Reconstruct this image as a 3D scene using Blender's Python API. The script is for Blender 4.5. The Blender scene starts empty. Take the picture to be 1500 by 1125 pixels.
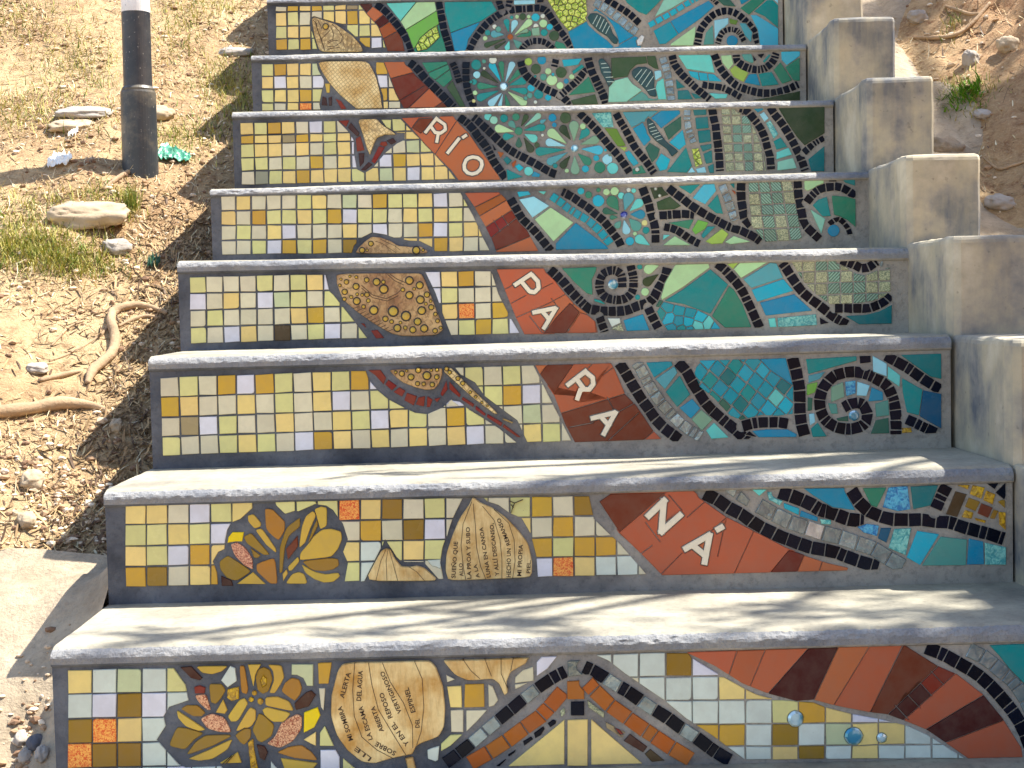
import bpy, math, random
import numpy as np
from mathutils import Vector, Matrix, noise
from mathutils.geometry import tessellate_polygon

R = math.radians
SC = bpy.context.scene
COL = SC.collection
random.seed(7)
rng = np.random.default_rng(7)

# ------------------------------------------------------------------ camera
F, CX, CY, CZ, PI_, YA, RO = 2200.0, -0.0761, -2.0023, 0.4519, -0.0556, 0.0035, -0.0237
fw = np.array([math.cos(PI_)*math.sin(YA), math.cos(PI_)*math.cos(YA), math.sin(PI_)])
r0 = np.array([math.cos(YA), -math.sin(YA), 0.0])
t0 = np.array([-math.sin(PI_)*math.sin(YA), -math.sin(PI_)*math.cos(YA), math.cos(PI_)])
XA = math.cos(RO)*r0 + math.sin(RO)*t0
UA = -math.sin(RO)*r0 + math.cos(RO)*t0
CP = np.array([CX, CY, CZ])

def ray(px, py):
    return fw*F + XA*(px-750) - UA*(py-562.5)

def at(px, py, Y):
    d = ray(px, py)
    return CP + d*((Y-CY)/d[1])

cd = bpy.data.cameras.new('camera'); cam = bpy.data.objects.new('camera', cd); COL.objects.link(cam)
cd.sensor_width = 36.0; cd.lens = 36.0*F/1500.0; cd.clip_start = 0.05; cd.clip_end = 500
m = Matrix(((XA[0], UA[0], -fw[0], CP[0]), (XA[1], UA[1], -fw[1], CP[1]), (XA[2], UA[2], -fw[2], CP[2]), (0, 0, 0, 1)))
cam.matrix_world = m
SC.camera = cam

# ------------------------------------------------------------------ light
SUN = Vector((0.55, 0.15, 1.0)).normalized()
w = bpy.data.worlds.new('World'); SC.world = w; w.use_nodes = True
nt = w.node_tree; bg = nt.nodes['Background']
sky = nt.nodes.new('ShaderNodeTexSky'); sky.sky_type = 'NISHITA'; sky.sun_disc = False
sky.sun_elevation = math.asin(SUN.z); sky.sun_rotation = math.atan2(SUN.x, SUN.y)
nt.links.new(sky.outputs[0], bg.inputs[0]); bg.inputs[1].default_value = 0.135
sl = bpy.data.lights.new('sun', 'SUN'); sl.energy = 5.0; sl.angle = R(0.53); sl.color = (1.0, 0.955, 0.87)
so = bpy.data.objects.new('sun', sl); COL.objects.link(so)
so.rotation_euler = (-SUN).to_track_quat('-Z', 'Y').to_euler(); so.location = (3, 1, 8)
vs = SC.view_settings; vs.view_transform = 'Standard'; vs.look = 'None'; vs.gamma = 1; vs.exposure = 1.24
vs.use_curve_mapping = False

# ------------------------------------------------------------------ helpers
def tag(o, label=None, cat=None, group=None, kind=None):
    if label: o['label'] = label
    if cat: o['category'] = cat
    if group: o['group'] = group
    if kind: o['kind'] = kind
    return o

def empty(name, loc, label, cat, group=None):
    o = bpy.data.objects.new(name, None); COL.objects.link(o); o.location = loc; o.empty_display_size = 0.05
    return tag(o, label, cat, group)

def link(name, me, mats, parent=None, smooth=False):
    for mm in (mats if isinstance(mats, (list, tuple)) else [mats]): me.materials.append(mm)
    if smooth:
        me.polygons.foreach_set('use_smooth', [True]*len(me.polygons))
    o = bpy.data.objects.new(name, me); COL.objects.link(o)
    if parent is not None:
        o.parent = parent
        o.location = -Vector(root_loc(parent))
    return o

def root_loc(p):
    v = Vector((0, 0, 0))
    while p is not None:
        v += p.location; p = p.parent
    return v

def mk(name, verts, faces, mats, parent=None, smooth=False, mi=None):
    me = bpy.data.meshes.new(name); me.from_pydata([tuple(v) for v in verts], [], faces)
    o = link(name, me, mats, parent, smooth)
    if mi is not None: me.polygons.foreach_set('material_index', mi)
    me.update()
    return o

def lin(c):
    return tuple(((v/255.0)/12.92 if v <= 10 else ((v/255.0+0.055)/1.055)**2.4) for v in c)

def glz(c):          # glaze colours, deepened a little: gloss adds its own veil of light
    r, g, b = lin(c); m_ = (r+g+b)/3; f = 1.08
    return tuple(max(0.002, m_+(v-m_)*f)*k for v, k in zip((r, g, b), (0.965, 0.99, 0.985)))

# ------------------------------------------------------------------ materials
class NT:
    def __init__(s, name):
        s.m = bpy.data.materials.new(name); s.m.use_nodes = True; s.t = s.m.node_tree
        s.b = s.t.nodes['Principled BSDF']; s.o = s.t.nodes['Material Output']
    def n(s, typ, **kw):
        q = s.t.nodes.new(typ)
        for k, v in kw.items():
            if k.startswith('i_'):
                key = k[2:].replace('_', ' ')
                q.inputs[key].default_value = v
            else: setattr(q, k, v)
        return q
    def l(s, a, b): s.t.links.new(a, b)
    def coord(s, kind='Object'):
        return s.n('ShaderNodeTexCoord').outputs[kind]
    def noise(s, vec, scale, detail=4, rough=0.55):
        q = s.n('ShaderNodeTexNoise'); q.inputs['Scale'].default_value = scale; q.inputs['Detail'].default_value = detail
        q.inputs['Roughness'].default_value = rough; s.l(vec, q.inputs['Vector']); return q
    def ramp(s, fac, stops):
        q = s.n('ShaderNodeValToRGB'); e = q.color_ramp.elements
        while len(e) < len(stops): e.new(0.5)
        for i, (p, c) in enumerate(stops):
            e[i].position = p; e[i].color = (*c, 1) if len(c) == 3 else c
        s.l(fac, q.inputs['Fac']); return q.outputs['Color']
    def mix(s, fac, a, b, blend='MIX'):
        q = s.n('ShaderNodeMix'); q.data_type = 'RGBA'; q.blend_type = blend
        for sock, v in ((q.inputs[0], fac), (q.inputs[6], a), (q.inputs[7], b)):
            if isinstance(v, (int, float)): sock.default_value = v
            elif isinstance(v, tuple): sock.default_value = (*v, 1) if len(v) == 3 else v
            else: s.l(v, sock)
        return q.outputs[2]
    def math(s, op, a, b=0.0):
        q = s.n('ShaderNodeMath'); q.operation = op
        for sock, v in ((q.inputs[0], a), (q.inputs[1], b)):
            if isinstance(v, (int, float)): sock.default_value = v
            else: s.l(v, sock)
        return q.outputs[0]
    def bump(s, h, strength=0.3, dist=0.001, prev=None):
        q = s.n('ShaderNodeBump'); q.inputs['Strength'].default_value = strength; q.inputs['Distance'].default_value = dist
        s.l(h, q.inputs['Height'])
        if prev is not None: s.l(prev, q.inputs['Normal'])
        return q.outputs['Normal']

def vary(t, col, amt=0.10, dirt=True):
    """per-tile random tone + faint smudges + specks"""
    oi = t.n('ShaderNodeObjectInfo')
    hs = t.n('ShaderNodeHueSaturation')
    mr = t.n('ShaderNodeMapRange'); mr.inputs[3].default_value = 1-amt; mr.inputs[4].default_value = 1+amt*0.6
    t.l(oi.outputs['Random'], mr.inputs[0]); t.l(mr.outputs[0], hs.inputs['Value'])
    mh = t.n('ShaderNodeMapRange'); mh.inputs[3].default_value = 0.493; mh.inputs[4].default_value = 0.507
    f = t.math('FRACT', t.math('MULTIPLY', oi.outputs['Random'], 17.3)); t.l(f, mh.inputs[0]); t.l(mh.outputs[0], hs.inputs['Hue'])
    if isinstance(col, tuple): hs.inputs['Color'].default_value = (*col, 1)
    else: t.l(col, hs.inputs['Color'])
    c = hs.outputs['Color']
    if dirt:
        co = t.coord()
        n1 = t.noise(co, 38, 5, 0.65)
        c = t.mix(t.ramp(n1.outputs[0], [(0.38, (0.13,)*3), (0.62, (0,)*3)]), c, (0.22, 0.19, 0.15))
        n2 = t.noise(co, 420, 2, 0.5)
        c = t.mix(t.ramp(n2.outputs[0], [(0.73, (0,)*3), (0.80, (0.6,)*3)]), c, (0.10, 0.09, 0.08))
    return c

def glazed(name, rgb, rough=0.22, amt=0.09, k=1.0, spec=0.26, bumps=0.10):
    t = NT(name); col = tuple(min(0.86, v*k) for v in glz(rgb))
    t.l(vary(t, col, amt), t.b.inputs['Base Color'])
    co = t.coord(); n = t.noise(co, 60, 3)
    t.l(t.bump(n.outputs[0], bumps, 0.002), t.b.inputs['Normal'])
    n3 = t.noise(co, 25, 4)
    mr = t.n('ShaderNodeMapRange'); mr.inputs[3].default_value = rough*0.7; mr.inputs[4].default_value = rough*1.8
    t.l(n3.outputs[0], mr.inputs[0]); t.l(mr.outputs[0], t.b.inputs['Roughness'])
    t.b.inputs['Specular IOR Level'].default_value = spec
    return t.m

def speckle(name, a, b, scale=330, bump=0.6):
    t = NT(name); co = t.coord()
    v = t.n('ShaderNodeTexNoise'); v.inputs['Scale'].default_value = scale; v.inputs['Detail'].default_value = 2
    v.inputs['Distortion'].default_value = 1.6; t.l(co, v.inputs['Vector'])
    c = t.ramp(v.outputs[0], [(0.42, lin(a)), (0.56, lin(b))])
    t.l(vary(t, c, 0.08, False), t.b.inputs['Base Color']); t.l(t.bump(v.outputs[0], bump, 0.001), t.b.inputs['Normal'])
    t.b.inputs['Roughness'].default_value = 0.35
    return t.m

CODES = {
 'y': (238, 212, 142), 'Y': (206, 166, 74), 'c': (220, 216, 152), 'e': (220, 213, 186), 'w': (224, 224, 236),
 'W': (212, 221, 212), 'm': (200, 208, 168), 'g': (165, 150, 115), 'G': (150, 150, 130), 'b': (150, 117, 50),
 'h': (75, 58, 38), 't': (184, 104, 72), 'T': (112, 50, 34), 'n': (160, 85, 42), 'H': (62, 28, 25),
 'R': (128, 42, 34), 'r': (72, 22, 20), '1': (0, 142, 142), '2': (115, 212, 205), '3': (0, 142, 178),
 '4': (182, 222, 170), '5': (118, 178, 82), '6': (55, 82, 50), '7': (90, 155, 145), '8': (160, 218, 235),
 '9': (0, 118, 122), '0': (50, 176, 200), 'a': (50, 130, 105), 'd': (45, 100, 85), 'j': (130, 170, 145),
 'k': (90, 164, 176), 'p': (105, 140, 55), 'i': (165, 195, 95), 'q': (42, 62, 35), 'u': (0, 150, 168),
 'v': (85, 190, 216), 'A': (204, 170, 82), 'N': (170, 120, 55), 'I': (240, 212, 25), 'S': (0, 88, 122),
 'U': (172, 98, 42), 'P': (150, 210, 190)}
MAT = {}
for ch, rgb in CODES.items():
    rough = 0.42 if ch in 'tTnRrU' else 0.2
    MAT[ch] = glazed('glaze_' + ('upper_' if ch.isupper() else '') + ch, rgb, rough)
MAT['o'] = speckle('orange_crackle_glaze', (222, 78, 22), (248, 178, 84))
MAT['s'] = speckle('rust_crackle_glaze', (150, 62, 40), (232, 180, 140), 380)

def black_mat():
    t = NT('black_glaze'); co = t.coord()
    n2 = t.noise(co, 900, 2, 0.6)
    c = t.mix(t.ramp(n2.outputs[0], [(0.66, (0,)*3), (0.74, (0.5,)*3)]), lin((11, 17, 33)), lin((84, 94, 112)))
    t.l(vary(t, c, 0.4, False), t.b.inputs['Base Color']); t.b.inputs['Roughness'].default_value = 0.2; t.b.inputs['Specular IOR Level'].default_value = 0.14
    t.l(t.bump(t.noise(co, 150, 3).outputs[0], 0.2, 0.001), t.b.inputs['Normal'])
    return t.m
MAT['K'] = black_mat()

def mirror_mat(name, tint, rough=0.12, met=0.85):
    t = NT(name); co = t.coord(); n = t.noise(co, 55, 3)
    t.l(vary(t, t.ramp(n.outputs[0], [(0.3, tuple(v*0.6 for v in tint)), (0.7, tint)]), 0.3, True), t.b.inputs['Base Color'])
    t.b.inputs['Metallic'].default_value = met; t.b.inputs['Roughness'].default_value = rough
    t.l(t.bump(n.outputs[0], 0.55, 0.004), t.b.inputs['Normal'])
    return t.m
MAT['M'] = mirror_mat('mirror_glass', (0.30, 0.39, 0.42), 0.12, 0.35)
MAT['X'] = mirror_mat('clear_mirror_glass', (0.85, 0.85, 0.82), 0.25, 0.3)

def glass_print(name, base, dark, stripes):
    t = NT(name); co = t.coord()
    if stripes:
        wv = t.n('ShaderNodeTexWave'); wv.inputs['Scale'].default_value = 95; wv.inputs['Distortion'].default_value = 0.6; wv.bands_direction = 'DIAGONAL'
        oi = t.n('ShaderNodeObjectInfo'); mp = t.n('ShaderNodeMapping'); t.l(co, mp.inputs[0])
        rr = t.n('ShaderNodeCombineXYZ'); t.l(t.math('MULTIPLY', t.math('ROUND', t.math('MULTIPLY', oi.outputs['Random'], 3)), 1.57), rr.inputs[1])
        t.l(rr.outputs[0], mp.inputs['Rotation']); t.l(mp.outputs[0], wv.inputs[0]); f = wv.outputs['Fac']
    else:
        q = t.noise(co, 260, 2); q.inputs['Distortion'].default_value = 2.0; f = q.outputs[0]
    c = t.ramp(f, [(0.44, lin(dark)), (0.56, lin(base))])
    t.l(vary(t, c, 0.22), t.b.inputs['Base Color']); t.b.inputs['Roughness'].default_value = 0.14
    return t.m
MAT['z'] = glass_print('printed_pale_glass', (192, 196, 156), (118, 132, 108), False)
MAT['Z'] = glass_print('striped_green_glass', (132, 178, 158), (70, 108, 96), True)

def wavy(name, a, b):
    t = NT(name); co = t.coord(); q = t.noise(co, 130, 3); q.inputs['Distortion'].default_value = 1.2
    t.l(vary(t, t.ramp(q.outputs[0], [(0.4, lin(a)), (0.6, lin(b))]), 0.08), t.b.inputs['Base Color'])
    t.l(t.bump(q.outputs[0], 0.8, 0.002), t.b.inputs['Normal']); t.b.inputs['Roughness'].default_value = 0.15
    return t.m
MAT['f'] = wavy('rippled_blue_glass', (10, 120, 180), (90, 190, 220))
MAT['l'] = wavy('rippled_aqua_glass', (60, 160, 165), (140, 215, 205))
MAT['L'] = wavy('lime_glass', (130, 165, 20), (222, 238, 120)); MAT['L'].node_tree.nodes['Principled BSDF'].inputs['Roughness'].default_value = 0.08
MAT['J'] = wavy('amber_glass', (150, 110, 5), (215, 170, 20))

def letter_mat():
    t = NT('letter_cream'); t.l(vary(t, lin((238, 230, 206)), 0.04), t.b.inputs['Base Color']); t.b.inputs['Roughness'].default_value = 0.3
    return t.m
MAT['x'] = letter_mat()

def relief(name, lo, hi, kind):
    t = NT(name); co = t.coord()
    n = t.noise(co, 22, 5, 0.6); base = t.ramp(n.outputs[0], [(0.32, lin(lo)), (0.62, lin(hi))])
    if kind == 'scale':
        mp = t.n('ShaderNodeMapping'); mp.inputs['Rotation'].default_value = (0, R(38), 0); t.l(co, mp.inputs[0])
        v = t.n('ShaderNodeTexVoronoi'); v.feature = 'DISTANCE_TO_EDGE'; v.inputs['Scale'].default_value = 125; v.inputs['Randomness'].default_value = 0.25
        t.l(mp.outputs[0], v.inputs['Vector']); h = v.outputs['Distance']
        ed = t.ramp(h, [(0.03, (0.6,)*3), (0.13, (0,)*3)])
    else:
        mp = t.n('ShaderNodeMapping'); mp.inputs['Scale'].default_value = (1, 1, 0.16 if kind == 'rib' else 0.7); t.l(co, mp.inputs[0])
        q = t.noise(mp.outputs[0], 150, 3, 0.6); q.inputs['Distortion'].default_value = 0.7; h = q.outputs[0]
        ed = t.ramp(h, [(0.38, (0.55,)*3), (0.5, (0,)*3)])
    c = t.mix(t.math('MULTIPLY', ed, 0.3 if kind == 'rib' else 1.0), base, lin((92, 60, 22)))
    t.l(c, t.b.inputs['Base Color']); t.l(t.bump(h, 0.7, 0.0015), t.b.inputs['Normal']); t.b.inputs['Roughness'].default_value = 0.32
    return t.m
MAT['F'] = relief('carved_gold_scales', (196, 158, 86), (236, 214, 156), 'scale')
MAT['E'] = relief('carved_gold_pod', (186, 138, 62), (232, 208, 150), 'rib')
MAT['B'] = relief('carved_brown_skin', (142, 98, 62), (205, 170, 116), 'skin')
MAT['D'] = glazed('small_fish_glaze', (42, 78, 84), 0.3)

def bead(name, a, b):
    t = NT(name); n = t.noise(t.coord(), 45, 2)
    t.l(t.ramp(n.outputs[0], [(0.42, lin(a)), (0.58, lin(b))]), t.b.inputs['Base Color'])
    t.b.inputs['Roughness'].default_value = 0.05; t.b.inputs['Metallic'].default_value = 0.35; t.b.inputs['Coat Weight'].default_value = 1.0
    return t.m
MAT['Q'] = bead('silver_aqua_bead', (60, 150, 185), (205, 232, 238))
MAT['V'] = bead('navy_white_bead', (30, 40, 150), (225, 232, 240))
INK = NT('engraved_line_brown'); INK.b.inputs['Base Color'].default_value = (*lin((62, 40, 20)), 1); INK.b.inputs['Roughness'].default_value = 0.6; INK = INK.m
INKD = NT('dark_ring_glaze'); INKD.b.inputs['Base Color'].default_value = (*lin((48, 36, 20)), 1); INKD.b.inputs['Roughness'].default_value = 0.3; INKD = INKD.m
INKW = NT('pale_glaze_line'); INKW.b.inputs['Base Color'].default_value = (*lin((190, 214, 205)), 1); INKW.b.inputs['Roughness'].default_value = 0.3; INKW = INKW.m

def cement(name, stops, bscale=(18, 130), bd=0.004, bs=0.6, xgrad=None, streak=False, soft=False):
    t = NT(name); co = t.coord()
    n = t.noise(co, 7, 8, 0.62)
    c = t.ramp(n.outputs[0], stops)
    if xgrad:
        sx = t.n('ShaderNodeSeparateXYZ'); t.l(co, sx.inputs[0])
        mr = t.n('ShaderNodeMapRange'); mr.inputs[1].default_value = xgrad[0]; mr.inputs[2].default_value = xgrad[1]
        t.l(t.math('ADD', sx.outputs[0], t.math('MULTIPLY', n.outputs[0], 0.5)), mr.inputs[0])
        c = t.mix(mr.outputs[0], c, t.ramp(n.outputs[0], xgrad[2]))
    if streak:
        mp = t.n('ShaderNodeMapping'); mp.inputs['Scale'].default_value = (1, 1, 0.18); t.l(co, mp.inputs[0])
        q = t.noise(mp.outputs[0], 26, 6, 0.6)
        c = t.mix(t.ramp(q.outputs[0], [(0.4, (0,)*3), (0.7, (0.5,)*3)]), c, lin((196, 184, 150)))
    n2 = t.noise(co, bscale[0]*5, 6, 0.7)
    if not soft: c = t.mix(t.ramp(n2.outputs[0], [(0.3, (0.4,)*3), (0.5, (0,)*3)]), c, tuple(v*0.5 for v in stops[0][1]))
    n3 = t.noise(co, 400 if not soft else 70, 2)
    c = t.mix(t.ramp(n3.outputs[0], [(0.68, (0,)*3), (0.78, (0.45,)*3)]), c, (0.06, 0.06, 0.065))
    t.l(c, t.b.inputs['Base Color'])
    b1 = t.bump(t.noise(co, bscale[0], 8, 0.65).outputs[0], bs, bd*3)
    b2 = t.bump(t.noise(co, bscale[1], 6, 0.7).outputs[0], bs, bd*0.5, b1)
    t.l(b2, t.b.inputs['Normal']); t.b.inputs['Roughness'].default_value = 0.85; t.b.inputs['Specular IOR Level'].default_value = 0.3
    return t.m
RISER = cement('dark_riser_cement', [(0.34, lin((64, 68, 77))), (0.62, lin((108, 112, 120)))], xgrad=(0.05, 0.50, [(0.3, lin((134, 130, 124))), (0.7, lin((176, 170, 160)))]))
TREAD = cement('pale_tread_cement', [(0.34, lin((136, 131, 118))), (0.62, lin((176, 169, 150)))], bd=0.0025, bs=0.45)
NOSE = cement('rough_nosing_cement', [(0.3, lin((112, 116, 124))), (0.7, lin((172, 170, 166)))], bscale=(60, 300), bd=0.003, bs=0.8)
BLOCK = cement('parapet_cement', [(0.35, lin((104, 108, 114))), (0.46, lin((148, 144, 136))), (0.55, lin((176, 166, 146))), (0.68, lin((204, 194, 172)))], bd=0.0015, bs=0.4, streak=True, soft=True)
MORTAR = cement('smooth_mortar', [(0.34, lin((150, 134, 112))), (0.62, lin((194, 175, 148)))], bd=0.006, bs=0.7)

# ------------------------------------------------------------------ step geometry (metres)
YS = [None, 0.0, 0.2922, 0.5933, 0.8947, 1.2037, 1.5139, 1.8207, 2.1227, 2.425, 2.727, 3.03]
ZS = [-0.182, 0.0, 0.1768, 0.3700, 0.5403, 0.7095, 0.9021, 1.0850, 1.2830, 1.470, 1.655, 1.84]
TOPL = {1: (75, 950), 2: (153, 719), 3: (218, 523), 4: (260, 382), 5: (308, 276), 6: (340, 163), 7: (368, 80), 8: (391, -3)}
TOPR = {1: None, 2: (1483, 683), 3: (1392, 491), 4: (1330, 362), 5: (1275, 250), 6: (1220, 145), 7: (1180, 63), 8: (1146, -17)}

def ends(k):
    if k in TOPL:
        a = at(*TOPL[k], YS[k]); xl, zl = a[0], a[2]
        if TOPR[k]:
            b = at(*TOPR[k], YS[k]); xr, zr = b[0], b[2]
        else: xr, zr = 0.71, zl+0.001
        return xl, zl, xr, zr
    return -0.70, ZS[k], 0.70, ZS[k]
# ------------------------------------------------------------------ mosaic engine: paints traced pieces on a label map, then traces outlines to metal-real tiles
RS = 4.0
def P2(s):
    return [tuple(float(v) for v in q.split(',')) for q in s.split()]

class Mosaic:
    def __init__(s, k):
        s.k = k; s.ops = []; s.ink = []; s.rings = []; s.texts = []
    def parse(s, txt):
        ox, oy, sc = 0.0, 0.0, 1.0
        tf = lambda pts: [(ox+x/sc, oy+y/sc) for x, y in pts]
        for ln in txt.strip().splitlines():
            ln = ln.strip()
            if not ln or ln[0] == '#': continue
            if ln[0] == '@':
                a = ln[1:].split(','); ox, oy, sc = float(a[0]), float(a[1]), float(a[2]); continue
            f = [q.strip() for q in ln.split('|')]
            h = f[0].split(); op = h[0]
            if op in ('O', 'D', 'N') and len(f) == 1: f.append(ln[1:].strip())
            if op == 'R': s.clip = tf(P2(f[1]))
            elif op == 'G':
                s.ops.append(('G', tf(P2(f[1])), int(h[1]), [float(v) for v in f[2].split(',')], f[3].split(), tf(P2(f[4]))))
            elif op == 'C':
                seeds = [(q[0], tf([tuple(float(v) for v in q[1:].split(','))])[0]) for q in f[3].split()] if len(f) > 3 else []
                s.ops.append(('C', h[1], tf(P2(f[1])), [tf(P2(q)) for q in f[2].split(';') if q.strip()], seeds))
            elif op == 'V':
                seeds = [(q[0], tf([tuple(float(v) for v in q[1:].split(','))])[0]) for q in f[2].split()]
                s.ops.append(('V', tf(P2(f[1])), seeds))
            elif op in 'B':
                s.ops.append(('B', h[1], float(h[2])/sc, float(h[3])/sc, tf(P2(f[1]))))
            elif op == 'P':
                halo = 1.0; nm = None
                for q in h[2:]:
                    if q[0].isdigit(): halo = float(q)
                    else: nm = q
                s.ops.append(('P', h[1], halo, nm, [tf(P2(q)) for q in f[1].split(';')]))
            elif op == 'E': s.ops.append(('E', tf(P2(f[1]))))
            elif op == 'O':
                for q in f[1].split():
                    c, r = q.split(':'); x, y, rr = (float(v) for v in r.split(',')); (px, py), = tf([(x, y)])
                    s.ops.append(('O', c, px, py, rr/sc))
            elif op == 'D':
                for q in f[1].split():
                    c, r = q.split(':'); a = [float(v) for v in r.split(',')]
                    p0, p1 = tf([(a[0], a[1]), (a[2], a[3])]); s.ops.append(('D', c, p0, p1, a[4]/sc))
            elif op == 'S':
                s.ops.append(('S', h[1], float(h[2])/sc, h[3], [tf(P2(q)) for q in f[1].split(';')]))
            elif op == 'I':
                for q in f[1].split(';'): s.ink.append((h[1], float(h[2])/sc, tf(P2(q))))
            elif op == 'N':
                for q in f[1].split():
                    a = [float(v) for v in q.split(',')]; (px, py), = tf([(a[0], a[1])]); s.rings.append((px, py, a[2]/sc))
            elif op == 'X':
                s.texts.append((f[1], tf(P2(f[2])), float(h[1])/sc))

    # raster primitives
    def bb(s, pts, pad=0.0):
        xs = [p[0] for p in pts]; ys = [p[1] for p in pts]
        c0 = max(0, int((min(xs)-pad-s.x0)*RS)); c1 = min(s.W, int((max(xs)+pad-s.x0)*RS)+2)
        r0_ = max(0, int((min(ys)-pad-s.y0)*RS)); r1 = min(s.H, int((max(ys)+pad-s.y0)*RS)+2)
        if c1 <= c0 or r1 <= r0_: return None
        X = s.x0+(np.arange(c0, c1)+0.5)/RS; Y = s.y0+(np.arange(r0_, r1)+0.5)/RS
        return (slice(r0_, r1), slice(c0, c1)), X[None, :], Y[:, None]
    def inside(s, pts, X, Y):
        m_ = np.zeros((Y.shape[0], X.shape[1]), bool); n = len(pts)
        for i in range(n):
            x1, y1 = pts[i]; x2, y2 = pts[(i+1) % n]
            if y1 == y2: continue
            c = ((y1 > Y) != (y2 > Y)) & (X < (x2-x1)*(Y-y1)/(y2-y1)+x1)
            m_ ^= c
        return m_
    def dist(s, pts, X, Y, closed):
        d = np.full((Y.shape[0], X.shape[1]), 1e9); n = len(pts)
        for i in range(n if closed else n-1):
            x1, y1 = pts[i]; x2, y2 = pts[(i+1) % n]; dx, dy = x2-x1, y2-y1; L2 = dx*dx+dy*dy+1e-9
            t = np.clip(((X-x1)*dx+(Y-y1)*dy)/L2, 0, 1)
            d = np.minimum(d, (X-x1-t*dx)**2+(Y-y1-t*dy)**2)
        return np.sqrt(d)
    def new(s, code, name=None, seeds=None, label=None):
        s.info.append((code, name, seeds, label)); return len(s.info)-1
    def poly(s, pts, idn, halo):
        q = s.bb(pts, halo+1)
        if q is None: return
        sl_, X, Y = q; v = s.L[sl_]; ins = s.inside(pts, X, Y)
        if halo > 0:
            dd = s.dist(pts, X, Y, True); v[dd < halo] = 0; ins &= ~(dd < 0.18)
        v[ins] = idn

    def run(s):
        rnd = random.Random(s.k*13+1)
        xs = [p[0] for p in s.clip]; ys = [p[1] for p in s.clip]
        s.x0, s.y0 = min(xs)-2, min(ys)-2; s.W = int((max(xs)-s.x0+2)*RS); s.H = int((max(ys)-s.y0+2)*RS)
        s.L = np.zeros((s.H, s.W), np.int32); s.info = [None]
        for o in s.ops:
            if o[0] == 'G':
                _, quad, n, fr, rows, clip = o
                TL, TR, BR, BL = [np.array(p) for p in quad]
                def gp(u, v): return (TL*(1-u)+TR*u)*(1-v)+(BL*(1-u)+BR*u)*v
                q = s.bb(clip, 0); msk = None
                if q is None: continue
                slc, X, Y = q; msk = np.zeros_like(s.L, bool); msk[slc] = s.inside(clip, X, Y)
                tmp = np.zeros_like(s.L)
                keep = s.L; s.L = tmp
                for j in range(len(fr)-1):
                    for i in range(n):
                        u0, u1, v0, v1 = i/n, (i+1)/n, fr[j], fr[j+1]
                        row = rows[j] if j < len(rows) else ''
                        ch = row[i] if i < len(row) else '.'
                        if ch == '.': ch = rnd.choice('cyeeWy')
                        J = lambda: np.array([rnd.uniform(-.6, .6), rnd.uniform(-.6, .6)])
                        g = 1.15
                        c = [gp(u0, v0)+(g, g)+J(), gp(u1, v0)+(-g, g)+J(), gp(u1, v1)+(-g, -g)+J(), gp(u0, v1)+(g, -g)+J()]
                        if rnd.random() < 0.10:
                            kk = rnd.randrange(4); a, b_, c_ = c[kk-1], c[kk], c[(kk+1) % 4]
                            c = c[:kk]+[b_+(a-b_)*.14, b_+((a-b_)+(c_-b_))*0.035, b_+(c_-b_)*.14]+c[kk+1:]
                        s.poly([tuple(p) for p in c], s.new(ch, 'square_tile'), 0)
                tmp[~msk] = 0; s.L = keep; s.L[msk] = tmp[msk]
            elif o[0] == 'C':
                _, code, pl, cuts, seeds = o
                cid = s.new(code, None, seeds); s.poly(pl, cid, 0.9)
                for c in cuts:
                    c = [np.array(p) for p in c]; e0 = c[0]-c[1]; e1 = c[-1]-c[-2]
                    c[0] = c[0]+e0/np.linalg.norm(e0)*4.0; c[-1] = c[-1]+e1/np.linalg.norm(e1)*4.0
                    q = s.bb(c, 2)
                    if q is None: continue
                    sl_, X, Y = q; v_ = s.L[sl_]; v_[(s.dist(c, X, Y, False) < 0.55) & (v_ == cid)] = 0
            elif o[0] == 'V':
                _, pl, seeds = o
                q = s.bb(pl, 1)
                if q is None: continue
                sl_, X, Y = q; v = s.L[sl_]; v[s.dist(pl, X, Y, True) < 0.9] = 0
                ins = s.inside(pl, X, Y) & ~(s.dist(pl, X, Y, True) < 0.3)
                P = np.array([p for _, p in seeds]); ids = np.array([s.new(c) for c, _ in seeds])
                D = np.stack([np.sqrt((X-p[0])**2+(Y-p[1])**2) for p in P]); o_ = np.argsort(D, 0)[:2]
                d1 = np.take_along_axis(D, o_[:1], 0)[0]; d2 = np.take_along_axis(D, o_[1:2], 0)[0]
                sep = np.sqrt(((P[o_[0]]-P[o_[1]])**2).sum(-1))
                gap = (d2**2-d1**2)/(2*sep+1e-6) < 0.6
                lab = ids[o_[0]]; lab[gap] = 0; v[ins] = lab[ins]
            elif o[0] == 'B':
                _, code, w_, Lt, pth = o
                P = np.array(pth); seg = np.sqrt((np.diff(P, axis=0)**2).sum(1)); cum = np.concatenate([[0], np.cumsum(seg)]); T = cum[-1]
                # smooth path (Catmull-Rom resample)
                def cr(t):
                    t = min(max(t, 0), T-1e-6); i = int(np.searchsorted(cum, t, side='right')-1); i = min(max(i, 0), len(seg)-1)
                    u = (t-cum[i])/seg[i]; p1, p2 = P[i], P[i+1]; p0 = P[i-1] if i > 0 else 2*p1-p2; p3 = P[i+2] if i+2 < len(P) else 2*p2-p1
                    return 0.5*((2*p1)+(-p0+p2)*u+(2*p0-5*p1+4*p2-p3)*u*u+(-p0+3*p1-3*p2+p3)*u**3)
                fine = [tuple(cr(t)) for t in np.linspace(0, T, max(4, int(T/3)))]
                q = s.bb(fine, w_/2+2)
                if q is None: continue
                sl_, X, Y = q; s.L[sl_][s.dist(fine, X, Y, False) < w_/2+0.7] = 0
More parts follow.
